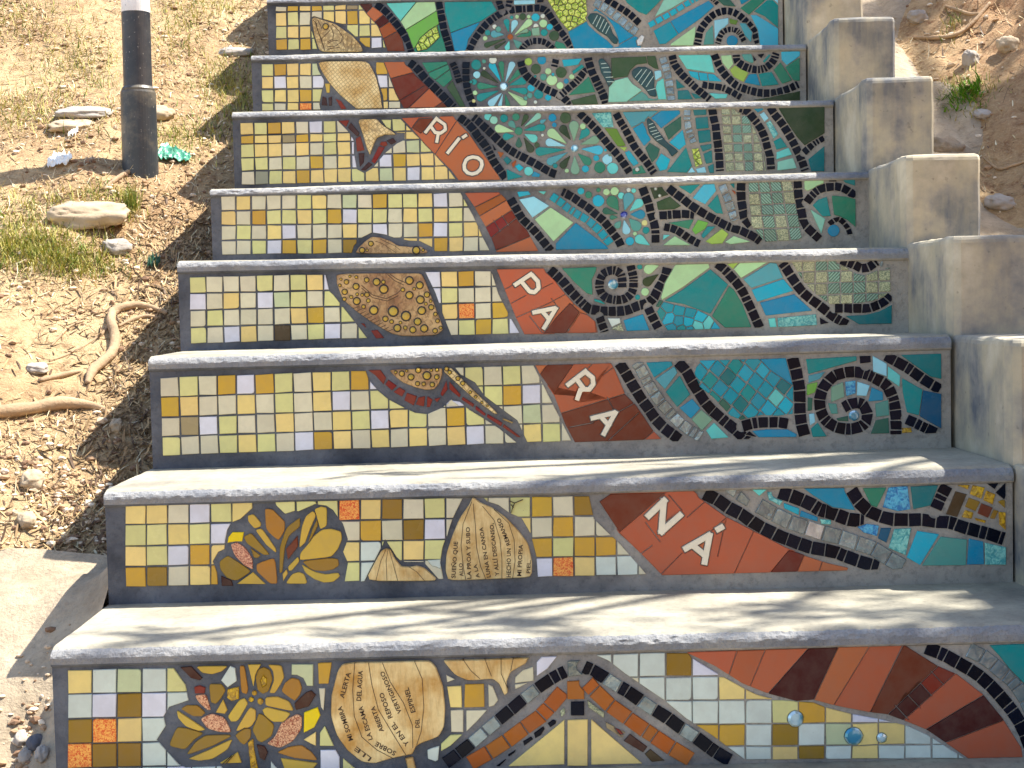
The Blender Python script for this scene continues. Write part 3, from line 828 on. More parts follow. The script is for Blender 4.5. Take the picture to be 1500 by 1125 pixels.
D6 = """
R | 351,177 1207.5,154 1207.5,252 354,274
@340,150,5
G 17 | 58,148 1775,103 1785,562 68,608 | 0,.205,.345,.56,.775,1 | ycYyewceemccyyyyy YyygYycyweeyyeeee cyyeyecyweeemceee cceceYeywewYyyyye eGcyYyyycymywyyye | 54,145 1225,112 1320,215 1420,310 1500,400 1590,500 1650,580 60,615
E | 765,125 1085,115 1130,180 1210,220 1268,222 1264,275 1210,300 1120,372 1030,482 970,518 915,490 893,370 893,280 868,240 840,202
P R | 780,135 860,130 835,180
P H | 870,145 935,225 920,255 845,185
P R | 905,265 940,245 970,350 915,360
P H | 925,372 970,370 965,440 935,478
P H | 1000,435 1030,455 975,500 940,497
P R | 1075,320 1120,330 1045,450 1020,432
P R | 1090,290 1130,285 1140,312 1115,326 1080,312
P H | 1130,280 1180,260 1205,290 1165,310
P F 0.5 carved_fish | 920,125 1060,120 1100,165 1210,238 1120,235 1060,260 1030,330 1010,390 985,330 960,240
@600,140,6
C t | -70,198 380,180 440,250 520,330 600,450 690,570 770,680 800,740 430,745 370,660 300,590 220,510 150,440 80,360 0,270 | 20,285 80,202 240,190;235,500 400,245 | T120,250
P T 0.3 | 84,207 232,197 170,260 100,332 24,284
S x 27 R | 245,190 135,330;238,205 310,255 316,300 275,330 225,325 190,275;262,320 250,350 238,415
S x 28 I | 440,372 330,510;462,372 505,345
S x 30 O | 557,540 600,548 632,575 637,610 622,650 590,680 550,690 510,680 483,650 480,610 495,570 520,548 557,540
B K 70 70 | 430,185 505,240 560,300 610,370 660,430 700,500 740,580 790,650 850,735
B K 70 68 | 555,185 620,240 690,305 745,360 810,420 870,470 935,510 1010,550 1085,590 1150,625 1205,660 1310,700
P n | 770,490 830,502 798,552
P 9 | 820,560 855,532 900,572 860,610
P n | 895,600 930,565 940,582 910,640
P 0 | 925,622 960,597 1005,637 965,670
P 1 | 850,645 1000,715 860,745
P 3 | 1080,660 1150,692 1140,718 1070,712
P K | 725,420 765,480 740,482
O 2:1045,665,40
D 4:920,315,785,290,75 7:935,290,895,248,60 6:980,270,1022,190,52 P:1010,272,1130,180,56 1:1005,305,1160,280,70 2:1010,340,1090,378,74 q:1005,370,1062,468,70 d:960,365,960,430,60 1:920,355,850,362,66 k:1200,210,1165,230,40
O 2:690,185,34 P:740,215,36 1:830,200,36 a:935,188,34 W:1168,348,14 6:1120,435,24 3:1255,195,36 3:1272,258,22 6:1370,197,50
O a:958,312,36
@800,140,6
D 4:180,422,50,330,84 8:170,445,30,412,72 q:215,390,150,295,74 j:245,400,245,265,88 1:290,392,345,322,80 j:300,430,430,390,76 v:310,470,460,480,84 a:280,510,362,580,78 j:250,530,255,655,82 q:210,530,150,610,68 k:190,500,40,580,74 1:170,475,-55,492,80
O 4:322,270,27 0:440,550,28 8:538,562,45 a:470,632,50 2:585,640,50 0:345,645,32 4:182,660,20 1:80,618,22 0:520,480,14 j:560,520,10
O Q:250,465,34
B K 66 64 | 290,150 340,200 395,250 450,310 500,370 545,430 600,490 645,545 685,600 735,680
B K 66 66 | 612,150 645,220 690,290 735,370 765,430 795,480 850,545 900,610 955,690
P l | 400,155 570,145 595,280 500,280 440,210
P p | 512,285 620,290 700,440 630,450 572,370
P i | 640,452 715,452 690,490
P 0 | 690,500 730,482 815,595 770,622 720,560
P a | 760,645 840,612 880,680 760,695
O W:800,650,19
P k | 670,145 990,135 870,230 750,282
P 3 | 905,208 1010,132 1172,130 1178,160 1010,290 960,230
P 3 | 760,290 850,235 880,300 920,390 860,445 800,352
P d | 1030,290 1185,180 1188,290 1075,392
P 0 | 1080,412 1200,300 1228,430 1170,480
P d | 870,462 910,412 1000,470 980,540 930,592
P 0 | 960,592 1010,507 1092,560 1060,650 1000,665
P 1 | 1060,672 1230,452 1282,620 1240,680
P 8 | 1240,680 1280,627 1312,675
E | 868,215 900,182 960,230 1000,310 1070,405 1175,485 1150,530 1105,560 1050,475 945,410 885,335
P D 0.5 small_carved_fish | 880,215 900,195 950,240 985,310 1060,410 1165,490 1130,520 1105,540 1060,470 960,400 900,330
I d 7 | 900,260 940,245;905,290 955,275;915,320 975,305;930,345 990,325;950,370 1005,350;970,395 1020,380
B M 60 72 | 1240,112 1240,240 1265,340 1300,420
V | 1278,470 1340,462 1375,600 1312,632 | L1300,490 L1330,520 L1305,540 L1335,580 L1315,600
P 8 | 1315,642 1395,625 1410,680 1330,680
P 9 | 1290,120 1405,115 1410,170 1300,176
P 9 | 1310,195 1420,186 1430,286 1320,296
P 9 | 1330,312 1440,300 1450,405 1345,420
P 9 | 1350,440 1452,425 1455,465 1375,495
P 9 | 1380,512 1455,480 1462,590 1405,602
P 9 | 1420,622 1472,600 1475,680 1435,680
@1000,140,6
B K 70 72 | 255,95 270,190 285,250 295,310 305,400 315,470 320,540 328,670
G 5 | 330,90 770,85 800,665 375,670 | 0,.15,.29,.43,.57,.71,.85,1 | zzKzz zzZzz zZZzz zZzzz zZZzz zzZzz zzZzz | 326,95 500,95 560,160 600,240 650,330 680,420 715,520 732,665 380,668 366,500 345,300
B K 68 70 | 495,110 560,130 620,200 680,280 720,370 745,460 765,530 778,660
P 3 | 615,108 700,93 710,125 660,152
P 8 | 675,167 715,142 757,200 720,232
P l | 732,242 770,217 842,340 800,382
P 1 | 797,402 860,367 920,450 822,477
P 2 | 822,500 930,457 962,520 822,562
P P | 832,582 970,547 1002,640 832,660
B K 70 68 | 765,95 810,170 860,230 900,290 930,340 970,410 1005,480 1040,560 1078,665
B K 58 55 | 1060,505 1110,460 1160,415 1250,362
P q | 832,98 1250,85 1250,330 1070,440 1000,360 920,240
P 9 | 1102,562 1250,440 1250,665 1130,665
"""
D5 = """
R | 323.5,286 1253,257 1253,356 324,379
@280,250,3
G 18 | 131,110 1328,93 1330,355 133,372 | 0,.25,.5,.75,1 | eyeeecyemeYccywece yeYccycYwcceycycee eceyweeeyeweeYwcyy eecwYcYebceeyyYyee | 128,108 1180,92 1240,200 1280,290 1318,362 128,380
@500,260,6
E | 85,690 110,600 175,530 270,482 380,500 480,533 600,555 690,558 800,612 850,690
P B 0.5 carved_ray | 120,668 150,620 210,560 270,520 340,525 430,555 500,600 620,610 700,605 760,650 745,668
N 185,640,30 262,582,27 660,640,40 720,640,16 230,640,14
I k 5 | 300,560 360,580 420,620 480,660;340,540 400,570 470,600 520,640
@730,250,6
C t | -295,195 5,190 60,240 150,400 250,520 360,720 -15,720 -60,600 -120,480 -210,320 | -215,325 15,210;-175,405 58,268;-100,488 105,355;-55,582 140,430;-5,695 285,578;-30,455 5,515;45,415 80,468 | n-80,330 R-60,500 R15,455 R90,405 T100,540
B K 72 72 | 105,240 165,350 215,430 280,490 340,555 395,625 465,710
P 0 | 165,185 265,180 285,212 180,232
P 8 | 182,252 310,225 450,310 300,415
P 4 | 318,428 460,322 660,455 485,622
P 3 | 505,640 680,458 960,670 970,690 505,695
P 2 | 345,182 425,180 400,212
B u 70 72 | 460,220 545,275 620,335 700,385 770,425 850,490 910,550 990,650
B K 72 68 | 555,185 640,225 720,280 790,325 855,385 925,440 965,490 1010,550 1050,600 1080,670
O 0:725,180,32 a:793,213,32 0:878,265,52 4:950,188,30 4:1022,180,38 2:1080,220,30 W:1145,170,20 2:1190,175,22 a:880,170,20
D a:1060,350,1000,270,104 k:1110,350,1145,240,98 2:1155,355,1235,285,80 3:1160,385,1250,385,84 7:1150,420,1212,488,95 8:1105,435,1125,525,74 d:1050,380,945,355,62 a:1050,410,1000,410,45 7:1075,440,1048,480,60 2:1330,655,1240,602,84
O c:1285,458,27 1:1297,525,32 4:1200,553,19 0:1155,620,38
O V:1105,390,33
@930,240,4.2857
B K 52 56 | 45,145 70,210 90,265 105,330 125,390 130,450 130,505
B K 52 56 | 150,325 230,320 300,315 375,320
B K 48 42 | 180,395 240,408 300,440 350,475 410,505
P q | 95,150 170,145 210,195 120,222
P 6 | 135,240 220,205 290,265 250,285 145,290
O W:130,157,9 W:155,200,9
B K 52 56 | 205,148 260,190 300,220 350,260 405,295 465,330 530,365 590,395 650,415 700,435 750,460 790,490
P 1 | 270,140 410,128 350,190
P v | 362,215 430,130 500,125 510,170 440,255
P 1 | 455,265 520,190 555,315 510,310
P a | 210,370 370,348 340,410 300,400
P 5 | 358,415 395,352 462,367 440,410 380,445
P 1 | 415,450 455,392 508,392 430,470
P i | 442,487 545,407 588,440 550,500 480,505
P 4 | 562,492 620,452 725,490 600,505
P 2 | 180,445 225,445 175,480
P 4 | 175,512 250,452 350,512
B M 50 55 | 545,130 570,190 590,240 610,310 628,360
P 9 | 595,125 625,122 625,158
P n | 605,160 632,175 630,195
B K 54 60 | 668,115 665,180 670,240 680,300 690,350 730,390
G 4 | 706,115 985,105 1055,480 735,495 | 0,.18,.38,.56,.78,1 | ZZZz zZZz zZZZ zZzZ ZZzZ | 708,112 982,102 1005,200 1020,320 1045,400 1085,450 1000,482 815,490 775,440 725,375 703,330
B K 52 60 | 1020,100 1025,180 1035,250 1050,320 1060,375 1090,410 1160,475
P 4 | 1062,95 1185,90 1185,125 1085,170 1065,160
P K | 1215,95 1265,92 1265,112 1215,112
P 9 | 1290,85 1382,78 1382,140 1320,118
B K 50 50 | 1075,245 1110,200 1160,160 1220,145 1280,145 1330,165 1388,208
P 1 | 1115,260 1150,225 1205,205 1230,328 1180,332
P a | 1235,200 1320,205 1388,222 1388,400 1330,350 1250,320
P P | 1100,285 1195,345 1170,440
B K 32 40 | 1215,380 1270,345 1310,370 1340,410 1352,455
O 3:1248,420,38
"""
D4 = """
R | 277,406 1306,376 1306,474 277,505
@280,250,3
G 20 | -8,465 1466,434 1470,716 -4,762 | 0,.25,.5,.75,1 | ceeececywwcccewyYeee weyewmceceeeeewceeey eceeeeyYecccceyyoeYe cewyehecweceeeeecYcw | -12,460 1315,430 1350,540 1400,640 1455,735 1455,770 -12,775
E | 585,435 608,530 625,545 700,640 785,750 785,780 1165,780 1110,640 1075,540 1025,435
@460,370,5
P B 0.5 carved_ray | 165,160 280,152 520,150 785,150 812,200 870,350 900,430 950,560 900,602 760,612 640,610 560,590 440,520 300,420 210,340 168,225
N 240,215,22 310,248,28 227,287,25 315,355,32 390,308,22 400,352,18 440,422,38 460,215,32 513,268,38 510,215,17 312,180,15 388,200,22 582,430,45 675,465,42 700,205,35 775,240,32 700,312,33 780,345,35 828,308,25 652,272,18 790,425,35 860,400,24 890,450,18 905,500,18 525,485,25 612,552,32 670,550,18 760,505,32 725,565,28 808,555,33 888,572,22 928,550,16 225,340,18 275,325,16 318,305,14 355,310,14 365,395,18 192,240,14 735,265,14 855,355,14 820,375,14 635,512,14 570,505,18 265,175,12 200,195,12
I k 7 | 350,240 430,310 530,338 610,300 640,270;540,160 590,205 660,238;350,260 430,330 540,355 620,315;560,160 610,195 670,220
I k 6 | 290,410 330,395;315,430 355,412;340,448 380,430;365,465 405,447;390,482 430,464;415,500 455,480;440,515 480,495;465,532 505,512;490,548 530,528;515,563 550,545;540,578 580,560
P R | 340,515 370,520 385,555
P R | 415,570 465,565 515,625 455,630
@720,370,5
C t | 38,122 380,115 450,190 530,290 600,370 700,450 760,500 778,590 240,600 180,480 100,280 | 165,360 235,322;370,262 430,232;205,465 420,370 548,300;450,350 480,390;290,480 360,570;95,270 150,240;600,370 560,600 | t700,540
P T 0.5 | 575,370 645,435 545,590 380,592 480,470
P t 0.5 | 650,440 700,455 755,500 770,588 555,590
S x 30 P | 165,242 300,150;292,158 340,210 345,260 315,290 280,285 222,215
S x 30 A | 470,405 298,440;478,398 378,562;372,430 425,492
B K 68 60 | 425,120 485,175 530,220 565,265 610,315 655,360 710,410 785,425 860,430 930,430 1000,420 1060,395 1140,370 1190,330 1215,275 1250,220 1275,165 1288,100
B K 64 58 | 1145,400 1185,485 1232,570
B K 60 55 | 790,468 830,585
P a | 515,115 770,105 765,140 735,200 740,310 700,300 600,210
P 1 | 750,338 800,348 832,380 755,358
B K 62 42 | 1015,90 1035,165 1040,215 1035,275 1005,320 955,345 895,345 840,330 800,290 790,235 800,185 830,145 890,130 940,150 955,190 958,260
O Q:890,232,38
O 1:1085,105,20 1:1070,327,20 4:1125,287,30
D 4:1225,95,1150,122,72 q:1222,160,1140,215,70
@1000,360,4.6875
P 4 | -50,130 178,122 185,150 0,285 -143,372 -150,355 -120,250
C 1 | 0,300 190,160 312,265 190,468 10,402 -125,378 | | 
P a | 318,278 350,300 410,400 472,560 290,562 200,482
@720,370,5
P W | 850,480 940,480 945,515 880,545
P z | 870,560 950,520 970,580
P 3 | 965,495 1110,450 1158,570 990,575
P d | 1200,395 1230,347 1255,352 1250,400
V | 1210,430 1260,360 1400,395 1500,415 1600,465 1690,570 1300,585 1240,500 | u1290,395 u1375,420 u1455,440 11235,450 01300,485 u1370,505 01440,510 u1320,555 11390,565 01528,473 21590,520 01640,545 21507,537 u1455,570
@1000,360,4.6875
B K 62 68 | 230,120 290,165 340,220 385,275 425,340 460,415 495,490 530,565
P i | 305,125 385,115 345,160
P 4 | 350,160 390,117 595,105 400,222
P k | 415,230 600,115 645,122 690,220 470,290
P 0 | 472,302 690,227 760,310 512,385
P 3 | 530,390 765,332 890,445 570,480
P 2 | 585,500 635,495 645,562 600,565
P l | 650,495 915,470 922,545 655,560
B K 65 70 | 680,115 710,155 745,210 795,285 845,340 910,390 975,440 1040,490 1130,545
B K 60 65 | 1040,430 1130,430 1210,430 1270,430 1330,410 1385,385 1430,335
P K | 940,492 1005,530 945,540
G 8 | 735,92 1430,78 1430,392 735,420 | 0,.27,.52,.77,1 | zzZZzZZZ ZzzZzZzz zzzZZZzz zzZzzZZz | 745,105 1060,92 1110,140 1180,190 1250,205 1330,172 1375,160 1425,150 1425,310 1380,350 1300,378 1200,392 1010,400 900,320 815,225
B K 62 50 | 1080,95 1165,125 1230,155 1280,145 1335,105
P M | 1350,130 1370,95 1375,130 1360,150
P 9 | 1115,482 1250,475 1350,450 1440,400 1440,535 1210,540
"""
D3 = """
R | 233,551 1378.5,518 1378.5,634 236,670
@200,500,2.5
G 22 | 86,131 1617,78 1625,365 94,420 | 0,.255,.51,.755,1 | eceYwYceycYwceeececeee YyeeyeceyweccyewccYwee egwceeyeeycwyceYceemeY ceecycewYyeyeyeyweeyce | 83,128 1450,80 1500,180 1598,375 1598,382 83,430
E | 262,100 85,100
@520,520,5
E | 75,100 240,85 640,70 720,75 770,140 880,200 950,300 1050,375 1190,478 1265,645 1190,645 1060,540 940,462 840,402 770,342 700,330 640,385 530,432 440,422 370,390 240,320 170,262 100,180
P e 0 square_tile | 705,325 762,372 665,375
P B 0.5 carved_ray | 245,105 640,88 640,150 610,220 580,250 520,255 440,235 350,200 300,160
N 345,135,25 412,160,28 465,110,25 528,150,36 602,108,17 600,160,22 460,208,20 505,210,18 568,215,22 300,125,14 380,115,12 560,110,14
P F 0.3 carved_ray_tail | 655,85 705,90 830,220 905,290 1050,430 1020,430 860,310 740,200 650,120
N 672,100,20 695,125,18 755,170,20 790,205,20 845,270,14 885,305,13 930,345,12 970,370,11
P F | 1085,460 1160,490 1150,500 1080,472
P R 0.6 | 95,110 185,105 230,165 210,215 150,150
P R 0.6 | 245,180 310,225 270,260 220,215
P R 0.6 | 325,235 370,260 345,305 280,270
P R 0.6 | 380,275 455,300 430,370 360,330
P R 0.6 | 465,310 515,300 505,378 445,362
P R 0.6 | 530,300 570,325 550,380 525,382
P R 0.6 | 580,320 632,308 600,347
P R 0.6 | 670,185 680,250 640,305 625,285
P R 0.6 | 690,190 775,290 765,312 690,250
P R 0.6 | 790,305 875,360 865,382 780,325
P R 0.6 | 885,370 960,430 950,447 880,397
P R 0.6 | 970,430 1080,495 1070,522 965,455
P R 0.6 | 1090,505 1215,600 1190,602 1080,527
@780,510,5
C t | 15,115 570,102 600,150 680,340 760,420 880,600 945,665 310,690 240,560 160,350 60,200 | 380,172 440,112;487,217 578,150;225,470 662,338;555,375 582,428;290,575 430,548;636,462 722,415;570,662 764,485;820,668 882,612 | T350,480 T650,375 T720,590
P T 0.4 | 55,190 115,112 305,108 155,330
S x 34 R | 400,160 250,275;388,172 440,215 446,262 415,302 378,300 330,235;378,300 350,305 325,382
S x 34 A | 612,468 425,515;615,458 515,640;498,498 568,575
B K 80 82 | 632,105 685,185 735,270 785,355 840,430 870,475 910,530 970,590 1080,670
B M 82 82 | 760,100 800,165 845,255 895,335 940,400 990,455 1055,525 1130,585 1235,650
P u | 832,105 1028,95 1032,120 890,215
P k | 900,227 1040,130 1062,180 970,302
P 1 | 975,320 1078,200 1155,340 1060,432
P 3 | 1075,437 1170,370 1230,440 1160,517
P j | 1165,522 1235,450 1320,520 1240,605
P 2 | 1270,602 1330,545 1440,655 1310,665
B K 80 84 | 1062,100 1120,160 1155,225 1200,295 1245,370 1290,430 1350,485 1420,545 1490,600 1575,680
@1020,500,4.054
G 10 | 150,-80 750,400 480,808 -120,328 | 0,.1667,.3333,.5,.6667,.8333,1 | 1uuu0u9uuu uu10uu20u9 0u9u1u0u2u u1uu9uu0u1 9u1duduu0u udu9uu1uuu | -10,190 10,115 360,98 575,270 572,430 480,442 390,437 262,465 200,440 100,330 20,270
P 3 | 375,105 530,98 572,262 440,170
B K 62 62 | 270,505 350,485 420,480 490,480 560,492
P 3 | 330,532 420,522 540,522 597,552 592,568 370,570
P K | 290,555 315,532 355,568
B K 68 66 | 570,95 590,170 605,240 615,310 615,375 615,430 625,495 645,570
P 1 | 650,105 952,88 950,115 770,165 665,195
P k | 665,202 765,180 730,225 665,250
P 5 | 655,255 720,240 710,302 655,322
P d | 660,332 690,337 685,410 660,415
P 8 | 668,430 700,427 705,480 675,500
P 1 | 680,517 720,482 775,565 690,568
B K 66 58 | 1185,560 1185,440 1175,370 1155,310 1130,260 1075,225 1010,195 950,180 880,185 815,205 775,245 745,290 730,360 740,420 770,470 830,510 920,520 985,500 1015,460 1010,410 985,372 930,365 870,395
O Q:935,440,32
P j | 800,270 870,240 880,330 800,362
P f | 882,240 945,232 945,310 890,325
P 8 | 955,237 1030,262 1010,325 952,322
P 3 | 1040,272 1105,300 1110,350 1022,357
P 7 | 1060,370 1140,347 1145,440 1068,450
P d | 1065,467 1140,452 1145,545 1035,550
P 7 | 780,367 832,370 842,430 800,430
P d | 830,457 898,442 903,475 840,472
B K 65 48 | 1000,80 1005,140
P 8 | 1045,85 1130,132 1130,210 1050,180
P 2 | 1137,147 1210,202 1205,270 1135,222
B K 62 70 | 1120,85 1185,120 1240,150 1300,190 1360,235 1450,285
P 9 | 1210,80 1455,65 1455,225 1390,210 1280,130
P 1 | 1220,217 1345,287 1320,440 1250,422 1225,300
P S | 1345,290 1455,312 1455,520 1325,445
B K 60 65 | 1245,460 1320,495 1425,545
P J | 1220,512 1275,512 1280,540 1220,545
"""
D2_ = """
R | 182.5,736 1473.5,706 1473.5,829 183,863
@160,710,5
G 25 | 116,134 4028,67.5 4030,657 118,752 | 0,.255,.51,.755,1 | yyewcyccccoybecececYebcww ccycwceeeeeYebweecyeYeeww ycwYyeeeeeyWcyceeceYcYYee YbeyYeeeeecWeeeeeecwoyWWe | 113,132 3510,60 3550,250 3680,375 3735,425 3990,720 113,765
E | 1060,100 1050,170 960,250 895,275 865,330 850,410 845,470 800,490 760,560 790,640 800,780 1720,780 1724,718 1749,569 1713,490 1749,398 1713,284 1685,249 1642,185 1592,153 1510,140 1390,192 1355,190 1290,212 1225,150 1210,95
P I | 868,425 875,380 905,345 990,345 975,415 925,415
P s | 888,435 940,420 1000,460 1050,540 1055,622 990,590 920,520
P b | 808,560 870,515 940,560 1045,632 940,702 870,690 815,622
P H | 820,665 900,700 910,740 825,740
P A | 935,725 1055,637 1150,728
P N | 1080,577 1215,530 1235,725 1180,725 1080,632
P A | 1015,225 1060,213 1115,280 1110,307 1065,320 1020,270
P A | 1070,330 1120,317 1225,470 1225,500 1150,440
P N | 1140,172 1200,180 1290,270 1285,340 1240,410 1150,330
P b | 985,380 1040,350 1100,420 1180,512 1130,514 1010,430
P b | 1035,460 1110,515 1090,537 1060,532
P b | 1400,235 1400,305 1320,370 1290,450 1270,640 1245,650 1250,450 1300,310
P T | 1380,370 1385,450 1310,550 1295,470
P A | 1490,190 1520,215 1470,330 1440,420 1390,465 1410,310 1440,230
P b | 1525,245 1530,300 1490,380 1455,430 1485,330
P A | 1310,597 1385,522 1395,560 1340,627 1315,632
P A | 1270,652 1300,617 1310,650 1275,707
P A | 1290,725 1340,652 1390,637 1430,652 1455,725
@460,710,7.03
P A | 5,250 70,222 135,235 135,420 65,460 30,330
P A | -140,700 -60,610 0,525 80,462 180,450 280,480 290,560 250,660 180,740 0,762 -148,775
P b | -130,785 160,752 250,762 260,830 200,872 100,890 -20,880
P A | -130,812 0,892 120,920 250,902 270,940 200,1000 100,1008 0,970 -90,905
E | 515,1000 735,560 850,740 900,790 1130,790 1160,830 1310,1000
P W 0 square_tile | 1170,775 1305,768 1305,862 1210,830
P E 0.6 carved_pod | 525,988 690,680 740,652 790,662 830,750 900,835 990,842 1060,827 1140,852 1290,988
I k 6 | 745,660 690,780 640,982;765,660 745,780 755,982;775,660 810,780 865,982;985,842 1060,890 1140,982
@630,710,7.03
E | 350,110 240,330 200,440 130,640 105,800 145,1000 1080,1000 1110,960 1095,740 1030,490 940,340 820,290 700,205 590,170 520,105
P E 0.6 carved_pod | 160,880 170,700 230,520 300,350 410,190 440,122 520,180 640,230 780,330 920,480 1010,600 1050,780 1050,900 1020,950 190,985
I k 7 | 430,170 380,300 340,400 320,620 345,850 370,978;445,190 465,400 480,640 520,830 575,965;540,215 660,360 720,560 740,760 740,960;660,250 810,390 865,560 875,780 850,958
X 38 | SUEÑO QUE | 262,955 288,580
X 34 | ALLO | 345,935 335,800
X 36 | LA PROA Y SUBO | 425,960 410,430
X 32 | A LA | 512,948 480,810
X 36 | LUNA EN CANOA | 625,945 545,430
X 36 | Y ALLÍ DESCANSO, | 712,930 652,390
X 38 | HECHO UN | 830,945 832,650
X 36 | REMANSO | 828,610 722,335
X 38 | MI PROPIA | 938,935 955,610
X 34 | PIEL. | 1030,905 1035,770
I k 8 | 820,165 870,185 955,150;870,185 845,245 835,285;830,200 860,230
@820,700,5
C t | 285,172 370,112 980,93 1050,165 1220,285 1500,425 1650,505 1790,566 1958,622 2112,657 2100,685 1300,705 755,718 600,560 430,397 | 812,140 882,222;948,272 1062,172;640,340 722,450;585,562 660,505;750,695 880,562;1090,402 1205,300;1275,700 1412,400;1160,552 1210,322;1902,672 1920,615 | 
P T 0.5 | 288,172 370,117 775,105 435,395
S x 46 N | 635,290 780,150;762,150 742,410;730,405 895,258
S x 44 A | 1108,408 905,525;1100,400 1056,635;972,492 1080,580;1140,384 1200,350
@1080,690,3.571
P T 0.4 | 270,412 350,437 310,530 172,530
B K 66 70 | -175,115 -105,150 -40,195 30,230 90,275 160,310 230,345 300,370 370,395 440,410 500,420 565,445 635,470 740,502
P M | -70,98 0,94 -20,140
P M | -10,150 20,105 65,150 48,185
P X | 75,180 105,152 120,168 95,210
B MMMXMMMMM 78 80 | 110,180 200,230 295,275 375,300 455,325 535,345 620,375 700,400 780,450 870,500
P 2 | 75,95 155,95 115,130
P l | 155,110 200,105 240,150 222,180 165,150
P 0 | 242,165 325,195 320,230 245,195
P 3 | 332,205 420,240 420,265 325,237
P l | 430,250 490,255 490,280 440,277
B K 70 62 | 215,108 310,140 380,170 440,205 485,215 535,235 590,255 665,262
P 3 | 345,90 560,88 615,205 500,190 400,130
B K 66 68 | 595,95 630,155 680,205 730,230 790,250 860,255 915,255 970,255 1050,265 1110,270 1170,290 1245,310 1320,330 1395,355
P a | 655,88 780,85 730,190 700,180
P f | 790,85 890,78 905,200 840,210 760,190
P 9 | 905,80 1050,73 1010,180 920,200
B K 60 55 | 1098,72 1060,145 1030,215
P h | 1140,105 1200,120 1150,240 1090,225
P J | 1150,72 1215,72 1205,97
P J | 1230,72 1295,85 1275,145 1215,120
P J | 1300,100 1350,120 1335,175 1285,152
P b | 1210,137 1270,160 1245,210 1190,187
P T | 1275,167 1335,190 1310,245 1255,222
P J | 1190,202 1235,217 1225,250 1172,240
P b | 1340,200 1365,207 1345,250 1320,247
P J | 1365,212 1403,215 1403,310 1370,280
P b | 1360,160 1400,142 1400,195
P J | 1240,242 1300,257 1295,272 1245,257
P K | 1305,66 1365,62 1345,95
P K | 1350,112 1402,60 1402,130 1395,150
P f | 625,292 680,275 740,285 730,340 660,322
P S | 750,297 805,297 780,375 735,352
P l | 820,302 910,297 880,440 790,402
P 0 | 940,312 1055,330 955,492 885,452
P 7 | 1062,342 1200,357 1195,492 965,495
P 3 | 1210,352 1285,367 1290,488 1200,490
P l | 1292,372 1405,397 1405,490 1295,490
"""
